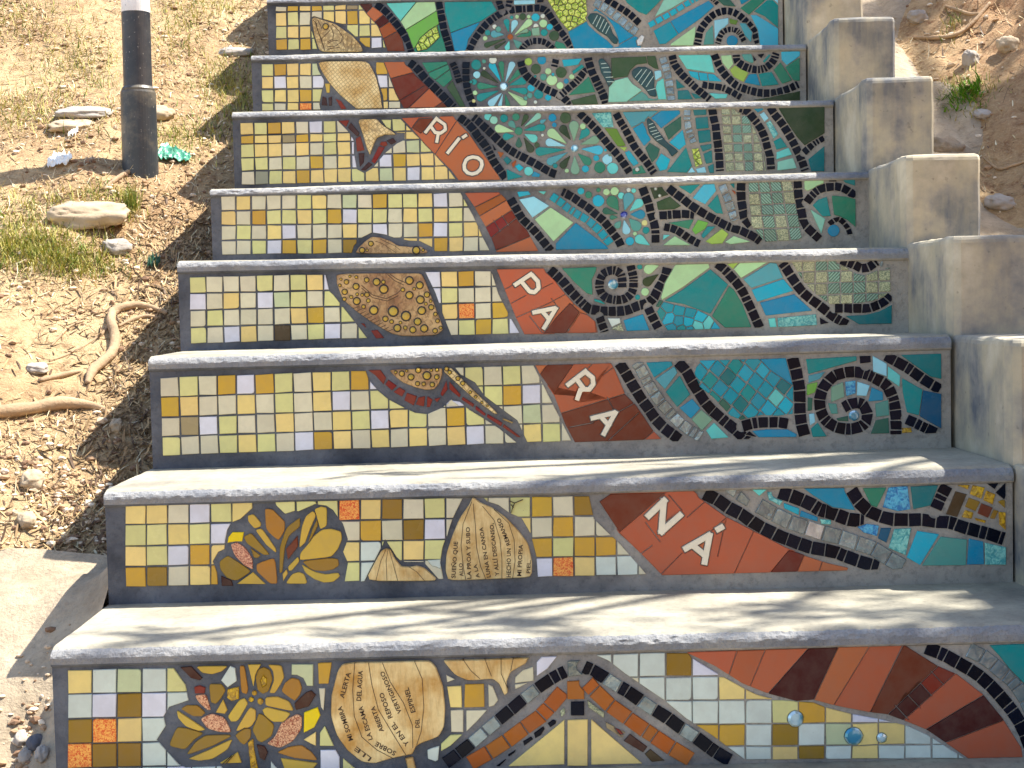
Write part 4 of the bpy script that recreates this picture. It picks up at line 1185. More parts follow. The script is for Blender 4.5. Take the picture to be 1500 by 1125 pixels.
D1_ = """
R | 99,979 700,965 1585,935 1585,1108 1100,1118 700,1150 99,1170
@60,945,5
G 8 | 196,176 1648,148 1648,1052 196,1080 | 0,.2,.4,.6,.8,1 | yWmWceee WwbwWeee boyWeeee obbWWyyy WWWWwWWW | 193,172 965,155 1060,290 1082,402 940,450 900,520 915,590 850,690 920,770 1010,870 1060,895 1320,885 1500,1080 2050,1000 2050,1120 193,1120
@240,945,6.25
P W | 525,320 610,185 655,205 670,325 585,385
P m | 1170,170 1370,170 1370,370 1310,370 1280,300 1220,270 1170,270
P Y | 1412,160 1540,150 1510,350 1420,352
P e | 1420,390 1480,390 1465,600 1440,562
P y | 1280,862 1395,790 1395,920 1330,890
P c | 1428,920 1430,800 1475,735 1500,790 1560,920
P w | 1435,955 1575,955 1610,1020 1610,1150 1435,1150
P c | 1640,1030 1770,1140 1640,1140
P W | 980,1055 1050,1140 980,1140
P Y | 515,1075 680,975 715,1075
P H | 150,200 255,190 360,300 330,320 250,300
P A | 295,190 595,185 530,240 440,265 350,250
P R | 280,380 330,365 385,385 375,440 285,440
P s | 285,455 390,445 435,592 400,592 320,520
P b | 415,350 530,350 570,410 530,480 480,537 430,520
P J | 585,400 690,375 690,490 620,510 580,480
P N | 695,185 740,185 775,400 760,450 710,430
P A | 770,170 895,170 850,250 820,375
P A | 950,175 1080,180 1105,290 1075,350 1020,437 965,437 1010,320 1000,230
P b | 840,290 870,215 920,195 975,225 1000,310 960,420 910,447 860,410
P J 0 | 888,320 915,270 945,300 940,360 905,380
P N | 1075,420 1110,340 1170,295 1240,310 1268,390 1250,450 1200,512
P H | 1195,530 1300,430 1350,410 1395,450 1330,560 1210,592
P I | 1285,610 1410,562 1435,640 1380,750 1280,800
P s | 1220,625 1265,650 1265,760 1180,880 1060,940 940,900 1020,830 1080,700
P A | 930,475 1040,465 1150,510 1190,590 1170,600 930,552
P A | 900,590 940,562 1170,617 1100,700 1000,700 930,652
P A | 585,650 690,500 740,480 775,530 680,692 620,700
P A | 650,792 790,560 845,590 845,680 800,745
P A | 475,615 545,490 585,590 560,627
P A | 120,590 200,642 390,772 320,785 200,740 130,662
P b | 155,580 210,545 310,545 385,615 350,650 270,650
P s | 335,670 440,620 560,660 625,797 500,792 400,760
P b | 45,920 120,745 230,760 370,802 280,862 200,955
P b | 200,1010 290,882 380,822 600,815 620,832 450,920
P A | 220,1037 400,962 635,850 590,950 450,1040 320,1057
P b | 650,820 740,757 800,762 800,840 740,912 700,890
P b | 810,772 850,680 870,620 920,640 1015,730 990,830 900,890 860,872
P J | 770,890 820,850 830,950 870,1150 800,1150
P H | 850,905 925,920 955,980 925,1055 880,1032
P N | 1030,980 1140,930 1260,910 1350,970 1415,1055 1200,1032
P A | 1070,1030 1410,1077 1350,1150 1110,1150
O J:830,435,25 J:800,495,25 J:885,512,30
I k 5 | 540,1080 620,1010;570,1080 650,995
@470,945,6.25
E | 145,230 200,150 310,135 1005,115 1075,200 1135,370 1155,560 1145,740 1090,845 885,920 860,1010 900,1140 770,1140 760,1030 640,1045 500,1090 370,1075 240,970 135,825 80,640 85,450
P E 0.6 carved_pod | 155,232 200,167 310,150 560,145 1000,132 1060,200 1120,370 1140,560 1130,740 1080,830 880,905 840,990 780,1000 640,1030 500,1075 380,1060 250,960 150,820 95,640 100,450
I k 7 | 315,150 295,400 310,640 380,830 520,950 660,1022;440,150 470,350 530,580 650,780 780,992;565,150 640,330 760,520 840,720 845,930;860,138 930,300 945,560 920,780 880,900
P E carved_pod | 775,1027 845,1017 880,1150 800,1150
X 38 | ALERTA | 215,478 280,245
X 38 | MI SOMBRA | 300,855 195,545
X 36 | LLE | 470,1020 330,915
X 38 | DEL AGUA | 372,500 388,225
X 36 | LA ESCAMA | 478,850 385,545
X 38 | SOBRE | 695,965 515,870
X 36 | ABIERTA | 582,775 495,545
X 38 | Y EN EL | 815,895 672,690
X 38 | REPOSO | 660,650 575,420
X 36 | VERTIGINOSO | 745,605 580,225
X 34 | DEL | 905,745 905,660
X 38 | ESPINEL | 870,600 805,375
@630,945,5
P E carved_pod | 90,100 230,80 730,78 700,130 590,190 560,260 570,340 545,365 510,280 460,240 280,255 180,210
I k 5 | 240,95 300,180 365,238;400,92 450,220;520,90 520,200 570,310;610,85 590,180
P e | 118,215 185,248 125,270
P y | 125,300 230,295 235,455 150,455
P Y | 255,285 395,280 400,450 250,455
P e | 425,285 460,300 500,400 470,440 430,450
P e | 150,475 245,470 245,635 155,635
P e | 265,475 420,470 340,560 265,630
P e | 625,230 680,180 755,155 760,260 620,275
P e | 620,285 715,275 650,310 625,320
P w | 780,125 820,78 930,80 860,170 780,225
P c | 80,720 150,655 240,650 150,735 80,775
P W | -20,765 0,755 70,735 60,840 40,850 -15,830
B KKMMKKMKkk 88 90 | 110,865 260,752 455,585 600,465 745,345 905,235 995,190
P M | 1005,115 1110,108 1115,215 1010,230
B UUUUuU 108 90 | 290,865 455,770 570,695 695,600 780,545 860,465 975,330
P U | 1003,262 1130,255 1130,395 1005,395
P K | 1030,412 1130,410 1130,515 1030,515
P K | 860,572 900,542 925,552 920,575 880,600
P K | 760,642 830,592 840,612 810,660 770,680
P K | 680,702 740,667 755,687 690,735
P K | 570,800 630,762 620,785 575,815
P K | 480,885 560,827 545,850 510,885
P z | 950,480 985,452 990,500 960,525
P y | 570,885 985,542 985,872
P y | 1005,545 1155,540 1155,882 1005,882
@880,935,4.6875
B kKMkKMKKMKkK 88 90 | -118,192 -5,246 70,300 160,350 245,405 340,475 440,530 525,600 625,660 715,725 790,780 890,838
B uUUUuUU 102 90 | -95,300 30,430 150,520 260,600 350,660 460,735 620,830
P g | 30,570 165,640 148,680 40,612
P R | 95,610 130,625 155,655 130,660
P z | -95,420 25,510 20,545 -85,470
P H | 155,702 200,652 320,742 290,782
P h | 300,792 340,757 440,837 350,847
P y | -66,553 285,857 -66,867
G 16 | -103,100 2817,70 2817,820 -103,845 | 0,.225,.444,.666,.87,1 | WWWbwyyyyyyyyyyy eeWWWyyyyyyyyyyy WWWWWWWcYywwwwww WWWWYYWbWmyyWWWW WWWWWWWybWyWWWWW | -103,85 590,85 620,130 790,235 990,345 1070,385 1200,420 1460,440 1536,470 1706,515 1896,550 2106,600 2236,660 2366,740 2490,818 2480,840 1010,845 900,765 760,660 590,550 440,425 300,330 175,245 60,155 -30,110
C t | 590,93 2086,45 2306,185 2446,245 2626,385 2766,560 2886,750 2895,815 2520,822 2366,715 2226,620 2096,568 1966,520 1846,505 1616,460 1456,420 1346,430 1156,380 976,310 786,190 | 880,245 938,75;1030,315 1132,70;1148,378 1425,65;1461,425 1628,60;1606,445 1843,55;1846,510 2075,45;1966,527 2315,190;2076,562 2440,235;2236,620 2620,392;2366,715 2765,560;2031,470 2098,542;2106,388 2178,462;2196,308 2262,382;2276,235 2342,305 | r1450,250 T2100,250 r2026,512 r2106,470 r2186,390 R2266,310 R2346,240 r2500,500
B K 88 92 | 2230,60 2351,110 2456,170 2561,230 2656,305 2736,390 2811,480 2876,580 2930,700 2970,860
B M 100 105 | 2520,75 2636,130 2736,215 2826,290 2906,400 2980,560
P 1 | 2666,45 3300,20 3300,600 2990,430 2906,310 2806,210 2736,120
O Q:1335,550,54 Q:1734,668,62 Q:1926,680,34
"""
# ------------------------------------------------------------------ concrete steps + mosaics
STEP = {
 8: (D8, 'mosaic step with the golden fish head and lime glass patch, highest tiled step'),
 7: (D7, 'mosaic step with the scaly middle of the golden fish and a big petalled flower'),
 6: (D6, 'mosaic step lettered RÍO with the fish tail and dark green panel at the right'),
 5: (D5, 'mosaic step with the ray just peeping up and a blue bead scroll at right'),
 4: (D4, 'mosaic step lettered PA with the ray covered in golden round spots'),
 3: (D3, 'mosaic step lettered RA with the ray tail and a large black spiral'),
 2: (D2_, 'mosaic step lettered NÁ with petalled flower and ribbed pods carrying verses'),
 1: (D1_, 'lowest mosaic step in view, with brown chevron peak and fan of terracotta strips'),
}
GROUP = 'mosaic steps of the staircase'

def nz(x, y, z, s=1.0): return noise.noise(Vector((x*s, y*s, z*s)))

def step_body(k, parent, plain=False):
    xl, zl, xr, zr = ends(k)
    if k <= 0 or k > 8: xl, xr = -0.71, 0.71
    zt = ZS[k]
    if k in TOPL:
        zf = lambda x: zl+(zr-zl)*(x-xl)/(xr-xl)
    else: zf = lambda x: zt
    zb = (ZS[k-1] if k > 0 else zt-0.18)-0.03
    y0 = YS[k] if k > 0 else -0.32
    y1 = (YS[k+1] if k > 0 else 0.0)+0.03
    # profile (y offset from riser plane, z relative: ('b',z from bottom) or ('t', z from top), noise amp, material)
    lip = 0.026 if k in (1, 2, 3, 4) else 0.020
    prof = []
    H = 0.19
    for i in range(8): prof.append((0.0, ('f', i/7.0), 0.0003, 0))
    prof += [(-0.0012, ('t', -lip+0.0008), 0.0008, 0), (-0.0050, ('t', -lip+0.0026), 0.0014, 0), (-0.0064, ('t', -lip+0.0050), 0.0016, 0), (-0.0064, ('t', -0.0128), 0.0020, 1),
             (-0.0052, ('t', -0.0100), 0.0028, 1), (-0.0028, ('t', -0.0072), 0.0030, 1), (0.0006, ('t', -0.0048), 0.0026, 1), (0.0052, ('t', -0.0028), 0.0020, 1), (0.0110, ('t', -0.0011), 0.0014, 2), (0.020, ('t', 0.0), 0.0009, 2)]
    D = y1-y0
    for i in range(1, 13): prof.append((0.021+(D-0.021)*i/12.0, ('t', 0.0), 0.0011, 2))
    nx = 480
    V = []; Fc = []; mi = []
    for i in range(nx+1):
        u = i/nx; x = xl+(xr-xl)*u; top = zf(x)
        for (dy_, zz, amp, m_) in prof:
            if zz[0] == 'f': z = zb+(top-lip-zb)*zz[1]
            else: z = top+zz[1]
            y = y0+dy_
            a = (nz(x*0.35, y, z+k*3.1, 75)*0.55+nz(x*0.4, y, z+k*5, 210)*0.5)*(0.55+0.9*max(0, nz(x, 3, k, 3.5)+0.3))+nz(x, y+7, z, 9)*0.7
            if m_ == 2: z += amp*a+0.0016*nz(x, y, k, 4); 
            else: y -= amp*a*1.3; z += amp*nz(x+5, y, z+k, 150)*0.7 if m_ == 1 else 0
            # rounded ends
            V.append((x, y, z))
    m = len(prof)
    for i in range(nx):
        for j in range(m-1):
            a = i*m+j; Fc.append((a, a+m, a+m+1, a+1)); mi.append(prof[j+1][3])
    # side cheeks and underside
    for e in (0, nx):
        b = len(V); ring = [e*m+j for j in range(m)]
        V.append((V[e*m][0], y1, zb)); f = ring+[b]
        Fc.append(tuple(f if e else f[::-1])); mi.append(0)
    Fc.append((0, len(V)-2, len(V)-1, nx*m)); mi.append(0)
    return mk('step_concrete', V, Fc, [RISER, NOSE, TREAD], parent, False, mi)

MOS = {}
for k in range(8, 0, -1):
    data, lab = STEP[k]
    xl = -0.7
    e = empty('mosaic_step', (0, YS[k], ZS[k-1]), lab, 'step', GROUP)
    step_body(k, e)
    mo = Mosaic(k); mo.parse(data); build_mosaic(mo, e)
for k, lab in ((9, 'plain concrete step above the highest tiled step'), (10, 'uppermost plain concrete step of the flight'), (0, 'plain concrete step at the foot of the lowest mosaic riser')):
    e = empty('plain_step', (0, YS[k] if k > 0 else -0.32, ZS[k]-0.18), lab, 'step', None)
    step_body(k, e)

# ------------------------------------------------------------------ stepped parapet on the right
pw = empty('parapet_wall', (0.8, 0, 0), 'stepped rendered concrete wall of square blocks climbing the right side of the stairs', 'wall')
def block(k):
    y0 = YS[k] if k > 0 else -0.32; y1 = YS[k+1] if k > 0 else 0.0
    y0 += 0.004; y1 += 0.03
    zt = (ZS[k+1] if k > -1 else 0)+0.004
    zb = (ZS[k] if k > 0 else ZS[0]-0.0)-0.16
    xi = 0.702 if k > 0 else 0.712
    xo = xi+0.143
    rnd = random.Random(k)
    # plan outline with chamfered inner front corner, walked counter-clockwise
    pts = [(xi, y1), (xi+0.001, y0+0.10), (xi-0.004, y0+0.035), (xi+0.001, y0+0.008), (xi+0.012, y0), (xi+0.05, y0-0.001), (xi+0.10, y0+0.001), (xo-0.006, y0), (xo, y0+0.007), (xo+0.002, y0+0.15), (xo, y1)]
    # subdivide
    P = []
    for i in range(len(pts)):
        a = pts[i]; b = pts[(i+1) % len(pts)]; n = max(1, int(math.hypot(b[0]-a[0], b[1]-a[1])/0.02))
        for q in range(n): P.append((a[0]+(b[0]-a[0])*q/n, a[1]+(b[1]-a[1])*q/n))
    zs = [zb+(zt-0.012-zb)*i/14 for i in range(15)]+[zt-0.0065, zt-0.0022, zt]
    V = []; Fc = []; n = len(P); cx = sum(p[0] for p in P)/n; cy = sum(p[1] for p in P)/n
    for j, z in enumerate(zs):
        ins_ = (0, 0.0018, 0.0055, 0.012)[max(0, j-14)]
        for (x, y) in P:
            dx, dy_ = cx-x, cy-y; L = math.hypot(dx, dy_)
            a = nz(x, y, z+k, 14)*0.0022+nz(x, y, z+k, 60)*0.0008
            rough = 0.0016*nz(x, y, z+k, 130) if j >= 14 else 0
            V.append((x+dx/L*(ins_-a), y+dy_/L*(ins_-a), z+rough+(0.002*nz(x, y, k*2.0, 12) if j >= 14 else 0)))
    for j in range(len(zs)-1):
        for i in range(n):
            i2 = (i+1) % n; Fc.append((j*n+i, j*n+i2, (j+1)*n+i2, (j+1)*n+i))
    Fc.append(tuple((len(zs)-1)*n+i for i in range(n)))
    mk('wall_block', V, Fc, [BLOCK], pw)
for k in range(0, 10): block(k)

# ------------------------------------------------------------------ ground
def zline(y):
    yc = min(max(y, -1.1), 9.0)
    return -0.18+0.597*yc

def gz(x, y):
    b = zline(y)
    n = 0.030*nz(x, y, 0, 2.3)+0.012*nz(x, y, 3, 7)+0.0045*nz(x, y, 5, 24)
    if x > 0:
        t = max(0.0, x-0.98); t2 = min(1.0, t/0.5)
        b += 0.10+0.55*t+t2*(0.20*nz(x, y, 9, 3.4)+0.13*abs(nz(x, y, 11, 8))+0.05*abs(nz(x, y, 13, 22)))
        n += t2*0.045*nz(x, y, 21, 15)
    else:
        t = max(0.0, -0.75-x)
        b += -0.19+0.13*min(1.0, t/0.36)-0.04*min(t, 0.5)+0.05*t*nz(x, y, 17, 1.6)
    if -0.68 < x < 0.72 and -0.4 < y < 3.3: b -= 0.30
    return b+n

def ground_mat():
    t = NT('dry_earth'); co = t.coord()
    n1 = t.noise(co, 2.2, 8, 0.6); n2 = t.noise(co, 28, 8, 0.7); n3 = t.noise(co, 160, 6, 0.7)
    c = t.ramp(n1.outputs[0], [(0.32, lin((180, 148, 110))), (0.5, lin((200, 170, 128))), (0.68, lin((214, 188, 144)))])
    c = t.mix(t.ramp(n2.outputs[0], [(0.34, (0.85,)*3), (0.52, (0,)*3)]), c, lin((134, 100, 72)))
    c = t.mix(t.ramp(n3.outputs[0], [(0.50, (0,)*3), (0.68, (0.7,)*3)]), c, lin((222, 198, 158)))
    # red clay towards the right bank
    sx = t.n('ShaderNodeSeparateXYZ'); t.l(co, sx.inputs[0])
    mr = t.n('ShaderNodeMapRange'); mr.inputs[1].default_value = 0.9; mr.inputs[2].default_value = 1.5; t.l(sx.outputs[0], mr.inputs[0])
    c = t.mix(t.math('MULTIPLY', mr.outputs[0], 0.6), c, lin((184, 122, 88)))
    t.l(c, t.b.inputs['Base Color'])
    b = t.bump(n2.outputs[0], 0.9, 0.02); b = t.bump(n3.outputs[0], 0.9, 0.006, b)
    t.l(b, t.b.inputs['Normal']); t.b.inputs['Roughness'].default_value = 0.95; t.b.inputs['Specular IOR Level'].default_value = 0.15
    return t.m
EARTH = ground_mat()

def sheet(name, xs, ys_, zf, mat, kind='structure', parent=None, smooth=True):
    V = [(x, y, zf(x, y)) for y in ys_ for x in xs]; n = len(xs); Fc = []
    for j in range(len(ys_)-1):
        for i in range(n-1): a = j*n+i; Fc.append((a, a+1, a+n+1, a+n))
    o = mk(name, V, Fc, [mat], parent, smooth); o['kind'] = kind
    return o
def lsp(a, b, n): return [a+(b-a)*i/(n-1) for i in range(n)]
xs = [-60, -30, -15, -8, -5, -3.5]+lsp(-2.6, -0.60, 190)+lsp(-0.5, 0.7, 8)+lsp(0.72, 2.4, 160)+[3, 4, 6, 10, 20, 60]
ys_ = [-60, -30, -15, -8, -5, -3.5, -2.6]+lsp(-2.0, -0.5, 40)+lsp(-0.47, 3.6, 330)+[3.9, 4.4, 5, 6, 8, 12, 20, 40, 80]
sheet('ground', xs, ys_, gz, EARTH)

# smooth mortar spilled down the left edge and along the right side of the parapet
def apron(x, y):
    g = zline(y)-0.115+0.012*nz(x, y, 4, 3.5)+0.004*nz(x, y, 6, 14)+0.0015*nz(x, y, 6, 50); t = (-0.69-x)
    yt = 0.50+0.035*nz(x, 0, 8, 7)-0.55*max(0, t-0.10)                      # ragged upper edge
    e = min(1.0, max(-1.0, (yt-y)/0.03))
    h = 0.014*e-0.10*max(0, t-0.02)+(0.085*math.exp(-t/0.05)+0.05*math.exp(-t/0.12))*max(0, min(1, (0.49-y)/0.10))*max(0, min(1, (y-0.12)/0.12))+0.045*min(1.0, t/0.25)
    hx, hy = x+0.795, y-0.17
    h -= 0.040*math.exp(-((hx-0.35*hy)**2/0.0016+hy*hy/0.008))
    hx, hy = x+0.79, y+0.12
    h -= 0.05*math.exp(-((hx-0.35*hy)**2/0.0020+hy*hy/0.006))
    return g+h
sheet('mortar_apron', lsp(-1.35, -0.6995, 120), lsp(-0.75, 0.56, 190), apron, MORTAR)
def strip(x, y):
    g = gz(x, y); t = x-0.843
    w_ = 0.16+0.05*nz(x, y, 31, 5)+0.05*math.sin(y*9)
    e = min(1.0, max(-1.0, (w_-t)/0.03))
    return g+0.014*e+0.02*math.exp(-t/0.03)
sheet('mortar_strip', lsp(0.838, 1.2, 52), lsp(-0.6, 3.0, 260), strip, MORTAR)

def hit(px, py, zf=gz):
    d = ray(px, py); t = 1.9/2200
    while t < 8/2200.0:
        p = CP+d*t
        if p[2] < zf(p[0], p[1]):
            lo, hi = t-0.04/2200, t
            for _ in range(5):
                mid = (lo+hi)/2; p = CP+d*mid
                if p[2] < zf(p[0], p[1]): hi = mid
                else: lo = mid
            return CP+d*hi
        t += 0.04/2200
    return CP+d*t
# ------------------------------------------------------------------ pole
def simple(name, rgb, rough=0.6, metal=0.0, var=0.15, bscale=90, bs=0.3):
    t = NT(name); co = t.coord(); n = t.noise(co, 14, 6, 0.65)
    c1 = lin(rgb); c = t.ramp(n.outputs[0], [(0.3, tuple(v*(1-var) for v in c1)), (0.7, tuple(min(1, v*(1+var)) for v in c1))])
    t.l(c, t.b.inputs['Base Color']); t.b.inputs['Roughness'].default_value = rough; t.b.inputs['Metallic'].default_value = metal
    t.l(t.bump(t.noise(co, bscale, 5, 0.7).outputs[0], bs, 0.003), t.b.inputs['Normal'])
    return t
def painted_steel(name, rgb, dirt, amt):
    t = simple(name, rgb, 0.42, 0, 0.2, 60, 0.15); co = t.coord()
    src = t.b.inputs['Base Color'].links[0].from_socket
    q = t.noise(co, 9, 7, 0.7); q2 = t.noise(co, 130, 3, 0.6)
    c = t.mix(t.ramp(q.outputs[0], [(0.45, (0,)*3), (0.72, (amt,)*3)]), src, lin(dirt))
    c = t.mix(t.ramp(q2.outputs[0], [(0.66, (0,)*3), (0.72, (0.8,)*3)]), c, lin((170, 165, 155)))
    t.l(c, t.b.inputs['Base Color']); return t.m
BLK = painted_steel('chipped_black_paint', (42, 46, 53), (112, 106, 98), 0.35)
SLV = painted_steel('dusty_black_sleeve', (56, 59, 62), (146, 134, 112), 0.75)
WHT = painted_steel('white_paint', (232, 232, 232), (170, 160, 145), 0.4)

def lathe(name, axis0, axis1, prof, mat, parent, n=40):
    """prof: (t along axis 0..1 in metres, radius)"""
    a = Vector(axis0); d = (Vector(axis1)-a).normalized(); u = d.orthogonal().normalized(); v = d.cross(u); V = []; Fc = []
    for (t, r) in prof:
        for i in range(n):
            th = 6.28318*i/n; rr = r*(1+0.006*math.sin(3*th+t*9)); V.append(a+d*t+(u*math.cos(th)+v*math.sin(th))*rr)
    for j in range(len(prof)-1):
        for i in range(n): i2 = (i+1) % n; Fc.append((j*n+i, j*n+i2, (j+1)*n+i2, (j+1)*n+i))
    Fc.append(tuple((len(prof)-1)*n+i for i in range(n))); Fc.append(tuple(range(n))[::-1])
    return mk(name, V, Fc, mat, parent, False)
pb = hit(206, 247); Yp = pb[1]; ptop = at(198, 0, Yp); mp = 1.0/np.linalg.norm(at(1, 250, Yp)-at(0, 250, Yp)); ax = Vector(ptop-pb); axn = ax.normalized(); Lv = ax.length
pole = empty('lamp_pole', tuple(pb), 'round steel pole, black below and white above, standing left of the stairs', 'pole')
zs_ = Lv*(247-133)/247.0; zw = Lv*(247-19)/247.0
rS, rP = 26.0/mp, 20.6/mp
lathe('base_sleeve', pb, ptop, [(-0.08, rS*1.0), (0.0, rS*1.0), (zs_*0.5, rS*0.99), (zs_-0.006, rS*0.98), (zs_-0.001, rS*0.95), (zs_, rS*0.88)], SLV, pole)
lathe('black_shaft', pb, ptop, [(zs_-0.01, rP), (zs_+0.012, rP), (zw, rP)], BLK, pole)
lathe('white_shaft', pb, ptop, [(zw+0.0005, rP*1.003), (zw+0.9, rP*1.0), (zw+2.6, rP*0.96)], WHT, pole)
lathe('weld_ring', pb, ptop, [(zs_-0.002, rP*1.0), (zs_-0.001, rP*1.14), (zs_+0.004, rP*1.16), (zs_+0.009, rP*1.06), (zs_+0.011, rP*1.0)], SLV, pole)

# ------------------------------------------------------------------ stones
STN = simple('pale_stone', (178, 158, 130), 0.9, 0, 0.2, 40, 0.7).m
STN2 = simple('grey_stone', (168, 158, 146), 0.9, 0, 0.2, 40, 0.7).m
def stone(px, py, wpx, hpx, dm, label, mat=STN, ang=0.0, seed=1, sink=0.35, box=0.5, zf=gz, group=None):
    p = hit(px, py, zf); s = 1.0/np.linalg.norm(at(px+1, py, p[1])-at(px, py, p[1])); sx, sz = wpx/s/2, hpx/s/2
    V = []; Fc = []; nu, nv = 44, 26
    for j in range(nv+1):
        ph = math.pi*j/nv
        for i in range(nu):
            th = 6.28318*i/nu; c = [math.sin(ph)*math.cos(th), math.sin(ph)*math.sin(th), math.cos(ph)]
            e = 1-box*0.5; c = [math.copysign(abs(v)**e, v) for v in c]
            k = 1+0.22*nz(c[0], c[1], c[2]+seed*7, 1.8)+0.09*nz(c[0], c[1], c[2]+seed*7, 5)+0.035*nz(c[0], c[1], c[2]+seed*7, 14)
            x, y, z = c[0]*sx*k, c[1]*dm/2*k, c[2]*sz*k
            ca, sa = math.cos(ang), math.sin(ang); V.append((p[0]+x*ca-y*sa, p[1]+x*sa+y*ca, p[2]+z*(1.0)+sz*(1-2*sink)+0.25*y))
    for j in range(nv):
        for i in range(nu): i2 = (i+1) % nu; Fc.append((j*nu+i, (j+1)*nu+i, (j+1)*nu+i2, j*nu+i2))
    o = mk('stone', V, Fc, mat, None, True); tag(o, label, 'stone', group)
    return o
stone(131, 322, 112, 34, 0.12, 'long pale flat-topped stone sunk in the slope below the grass tuft', STN, 0.05, 3, 0.3, 0.75)
stone(105, 186, 64, 16, 0.09, 'smooth cream slab of stone lying left of the pole', STN, 0.1, 5, 0.4, 0.6)
stone(125, 168, 80, 18, 0.10, 'cracked grey rock just above the cream slab, left of the pole', STN2, 0.2, 6, 0.4, 0.5)
stone(172, 366, 40, 22, 0.05, 'small jagged rock in the dry grass below the long stone', STN2, 0.5, 9, 0.3, 0.5)
stone(170, 628, 18, 20, 0.03, 'white pebble in the shadow beside the lettered RA step', STN, 0.2, 11, 0.3, 0.4)
stone(55, 543, 30, 16, 0.04, 'rounded brown pebble above the thick root', STN2, 0.2, 12, 0.3, 0.3)
stone(48, 708, 34, 26, 0.05, 'lumpy pale rock on the gravel below the thick root', STN, 0.2, 14, 0.3, 0.4)
stone(40, 765, 26, 20, 0.04, 'white stone at the upper edge of the mortar apron', STN, 0.4, 15, 0.3, 0.4)
stone(225, 168, 60, 22, 0.08, 'pale layered rock behind the pole on its right', STN, 0.2, 17, 0.4, 0.5)
stone(345, 78, 50, 14, 0.06, 'flat sandy rock beside the upper left end of the stairs', STN2, 0.1, 18, 0.4, 0.5)
stone(1422, 92, 20, 26, 0.04, 'upright brown stone on the right bank', STN2, 0.3, 21, 0.3, 0.6)
stone(1440, 170, 26, 14, 0.05, 'reddish lump of earth at the right bank beside green weeds', STN2, 0.1, 22, 0.3, 0.3)
stone(1380, 225, 60, 40, 0.10, 'rounded boulder of mortar right of the parapet', MORTAR, 0.1, 23, 0.4, 0.2)
stone(1345, 30, 30, 22, 0.05, 'reddish clod at the top of the right bank beside the highest parapet block', STN2, 0.3, 41, 0.3, 0.3)
stone(1478, 70, 34, 26, 0.05, 'sandy lump of earth high on the right bank at the frame edge', STN, 0.3, 42, 0.35, 0.3)
stone(1465, 300, 40, 24, 0.06, 'grey rubble lump right of the middle parapet block', STN2, 0.2, 43, 0.4, 0.4)
for i, (px, py) in enumerate(((52, 1092), (38, 1112), (62, 1108), (30, 1085))):
    stone(px, py, 24-i*2, 20, 0.03, ['largest dark stone', 'lowest dark stone', 'dark stone nearest the riser', 'leftmost dark stone'][i]+' in the hollow at the bottom left corner', simple('dark_stone_%d' % i, (92, 92, 98), 0.9).m if i == 0 else STN2, 0.0, 30+i, 0.3, 0.1, apron, 'dark stones in the bottom left hollow')

# ------------------------------------------------------------------ roots and sticks
BARK = simple('bleached_root_bark', (172, 144, 112), 0.9, 0, 0.35, 90, 1.0).m
def tube(name, P, Rr, mat, label=None, cat=None, parent=None, n=10, wob=0.12, group=None):
    P = [Vector(p) for p in P]; Q = []; RR = []
    for i in range(len(P)-1):
        p0 = P[max(i-1, 0)]; p1 = P[i]; p2 = P[i+1]; p3 = P[min(i+2, len(P)-1)]
        for q in range(6):
            u = q/6; Q.append(0.5*((2*p1)+(p2-p0)*u+(2*p0-5*p1+4*p2-p3)*u*u+(3*p1-p0-3*p2+p3)*u**3)); RR.append(Rr[i]*(1-u)+Rr[i+1]*u)
    Q.append(P[-1]); RR.append(Rr[-1]); V = []; Fc = []
    for i, p in enumerate(Q):
        d = (Q[min(i+1, len(Q)-1)]-Q[max(i-1, 0)]).normalized(); u = d.cross(Vector((0.01, 0.02, 1))).normalized(); v = d.cross(u)
        for k in range(n):
            th = 6.28318*k/n; rr = RR[i]*(1+wob*noise.noise(p*60+Vector((k, 0, 0)))+wob*1.2*noise.noise(p*18)); V.append(p+(u*math.cos(th)+v*math.sin(th))*rr)
    for i in range(len(Q)-1):
        for k in range(n): k2 = (k+1) % n; Fc.append((i*n+k, i*n+k2, (i+1)*n+k2, (i+1)*n+k))
    Fc.append(tuple(range(n))[::-1]); Fc.append(tuple((len(Q)-1)*n+k for k in range(n)))
    o = mk(name, V, Fc, mat, parent, True)
    if label: tag(o, label, cat, group)
    return o
def gpath(pix, rad, lift=0.5):
    out = []; rr = []
    for (px, py), r in zip(pix, rad):
        p = hit(px, py); s = 1.0/np.linalg.norm(at(px+1, py, p[1])-p) if False else 2200.0/(p[1]-CY); q = r/s
        out.append((p[0], p[1], p[2]+q*lift)); rr.append(q)
    return out, rr
def root(name, pix, rad, label, lift=0.5, parent=None, cat='root', mat=BARK):
    a, b = gpath(pix, rad, lift); return tube(name, a, b, mat, label, cat, parent)
root('tree_root', [(-30, 614), (10, 611), (50, 606), (85, 600), (120, 599), (146, 601), (165, 612)], [10, 10, 9.5, 10.5, 8, 5, 2.5], 'thick bleached root running in from the left edge, pointing at the stairs', 0.9)
rt = empty('tree_root', tuple(hit(168, 465)), 'forked pale root bending down the slope beside the step lettered PA', 'root')
root('root_branch', [(245, 462), (225, 455), (200, 451), (175, 456), (165, 464)], [3.5, 4.5, 5.5, 6, 6.5], None, 0.8, rt)
root('root_branch', [(165, 461), (163, 478), (169, 500), (165, 522), (150, 538), (136, 550), (128, 566)], [6, 7.5, 7.5, 7, 8, 7.5, 4], None, 1.0, rt)
root('root_branch', [(172, 480), (195, 470), (215, 465), (235, 468)], [2, 3.5, 3.5, 2], None, 0.6, rt)
root('root_branch', [(163, 468), (152, 488), (128, 505), (100, 520), (72, 530)], [3, 2.5, 2, 2, 1.2], None, 0.6, rt)
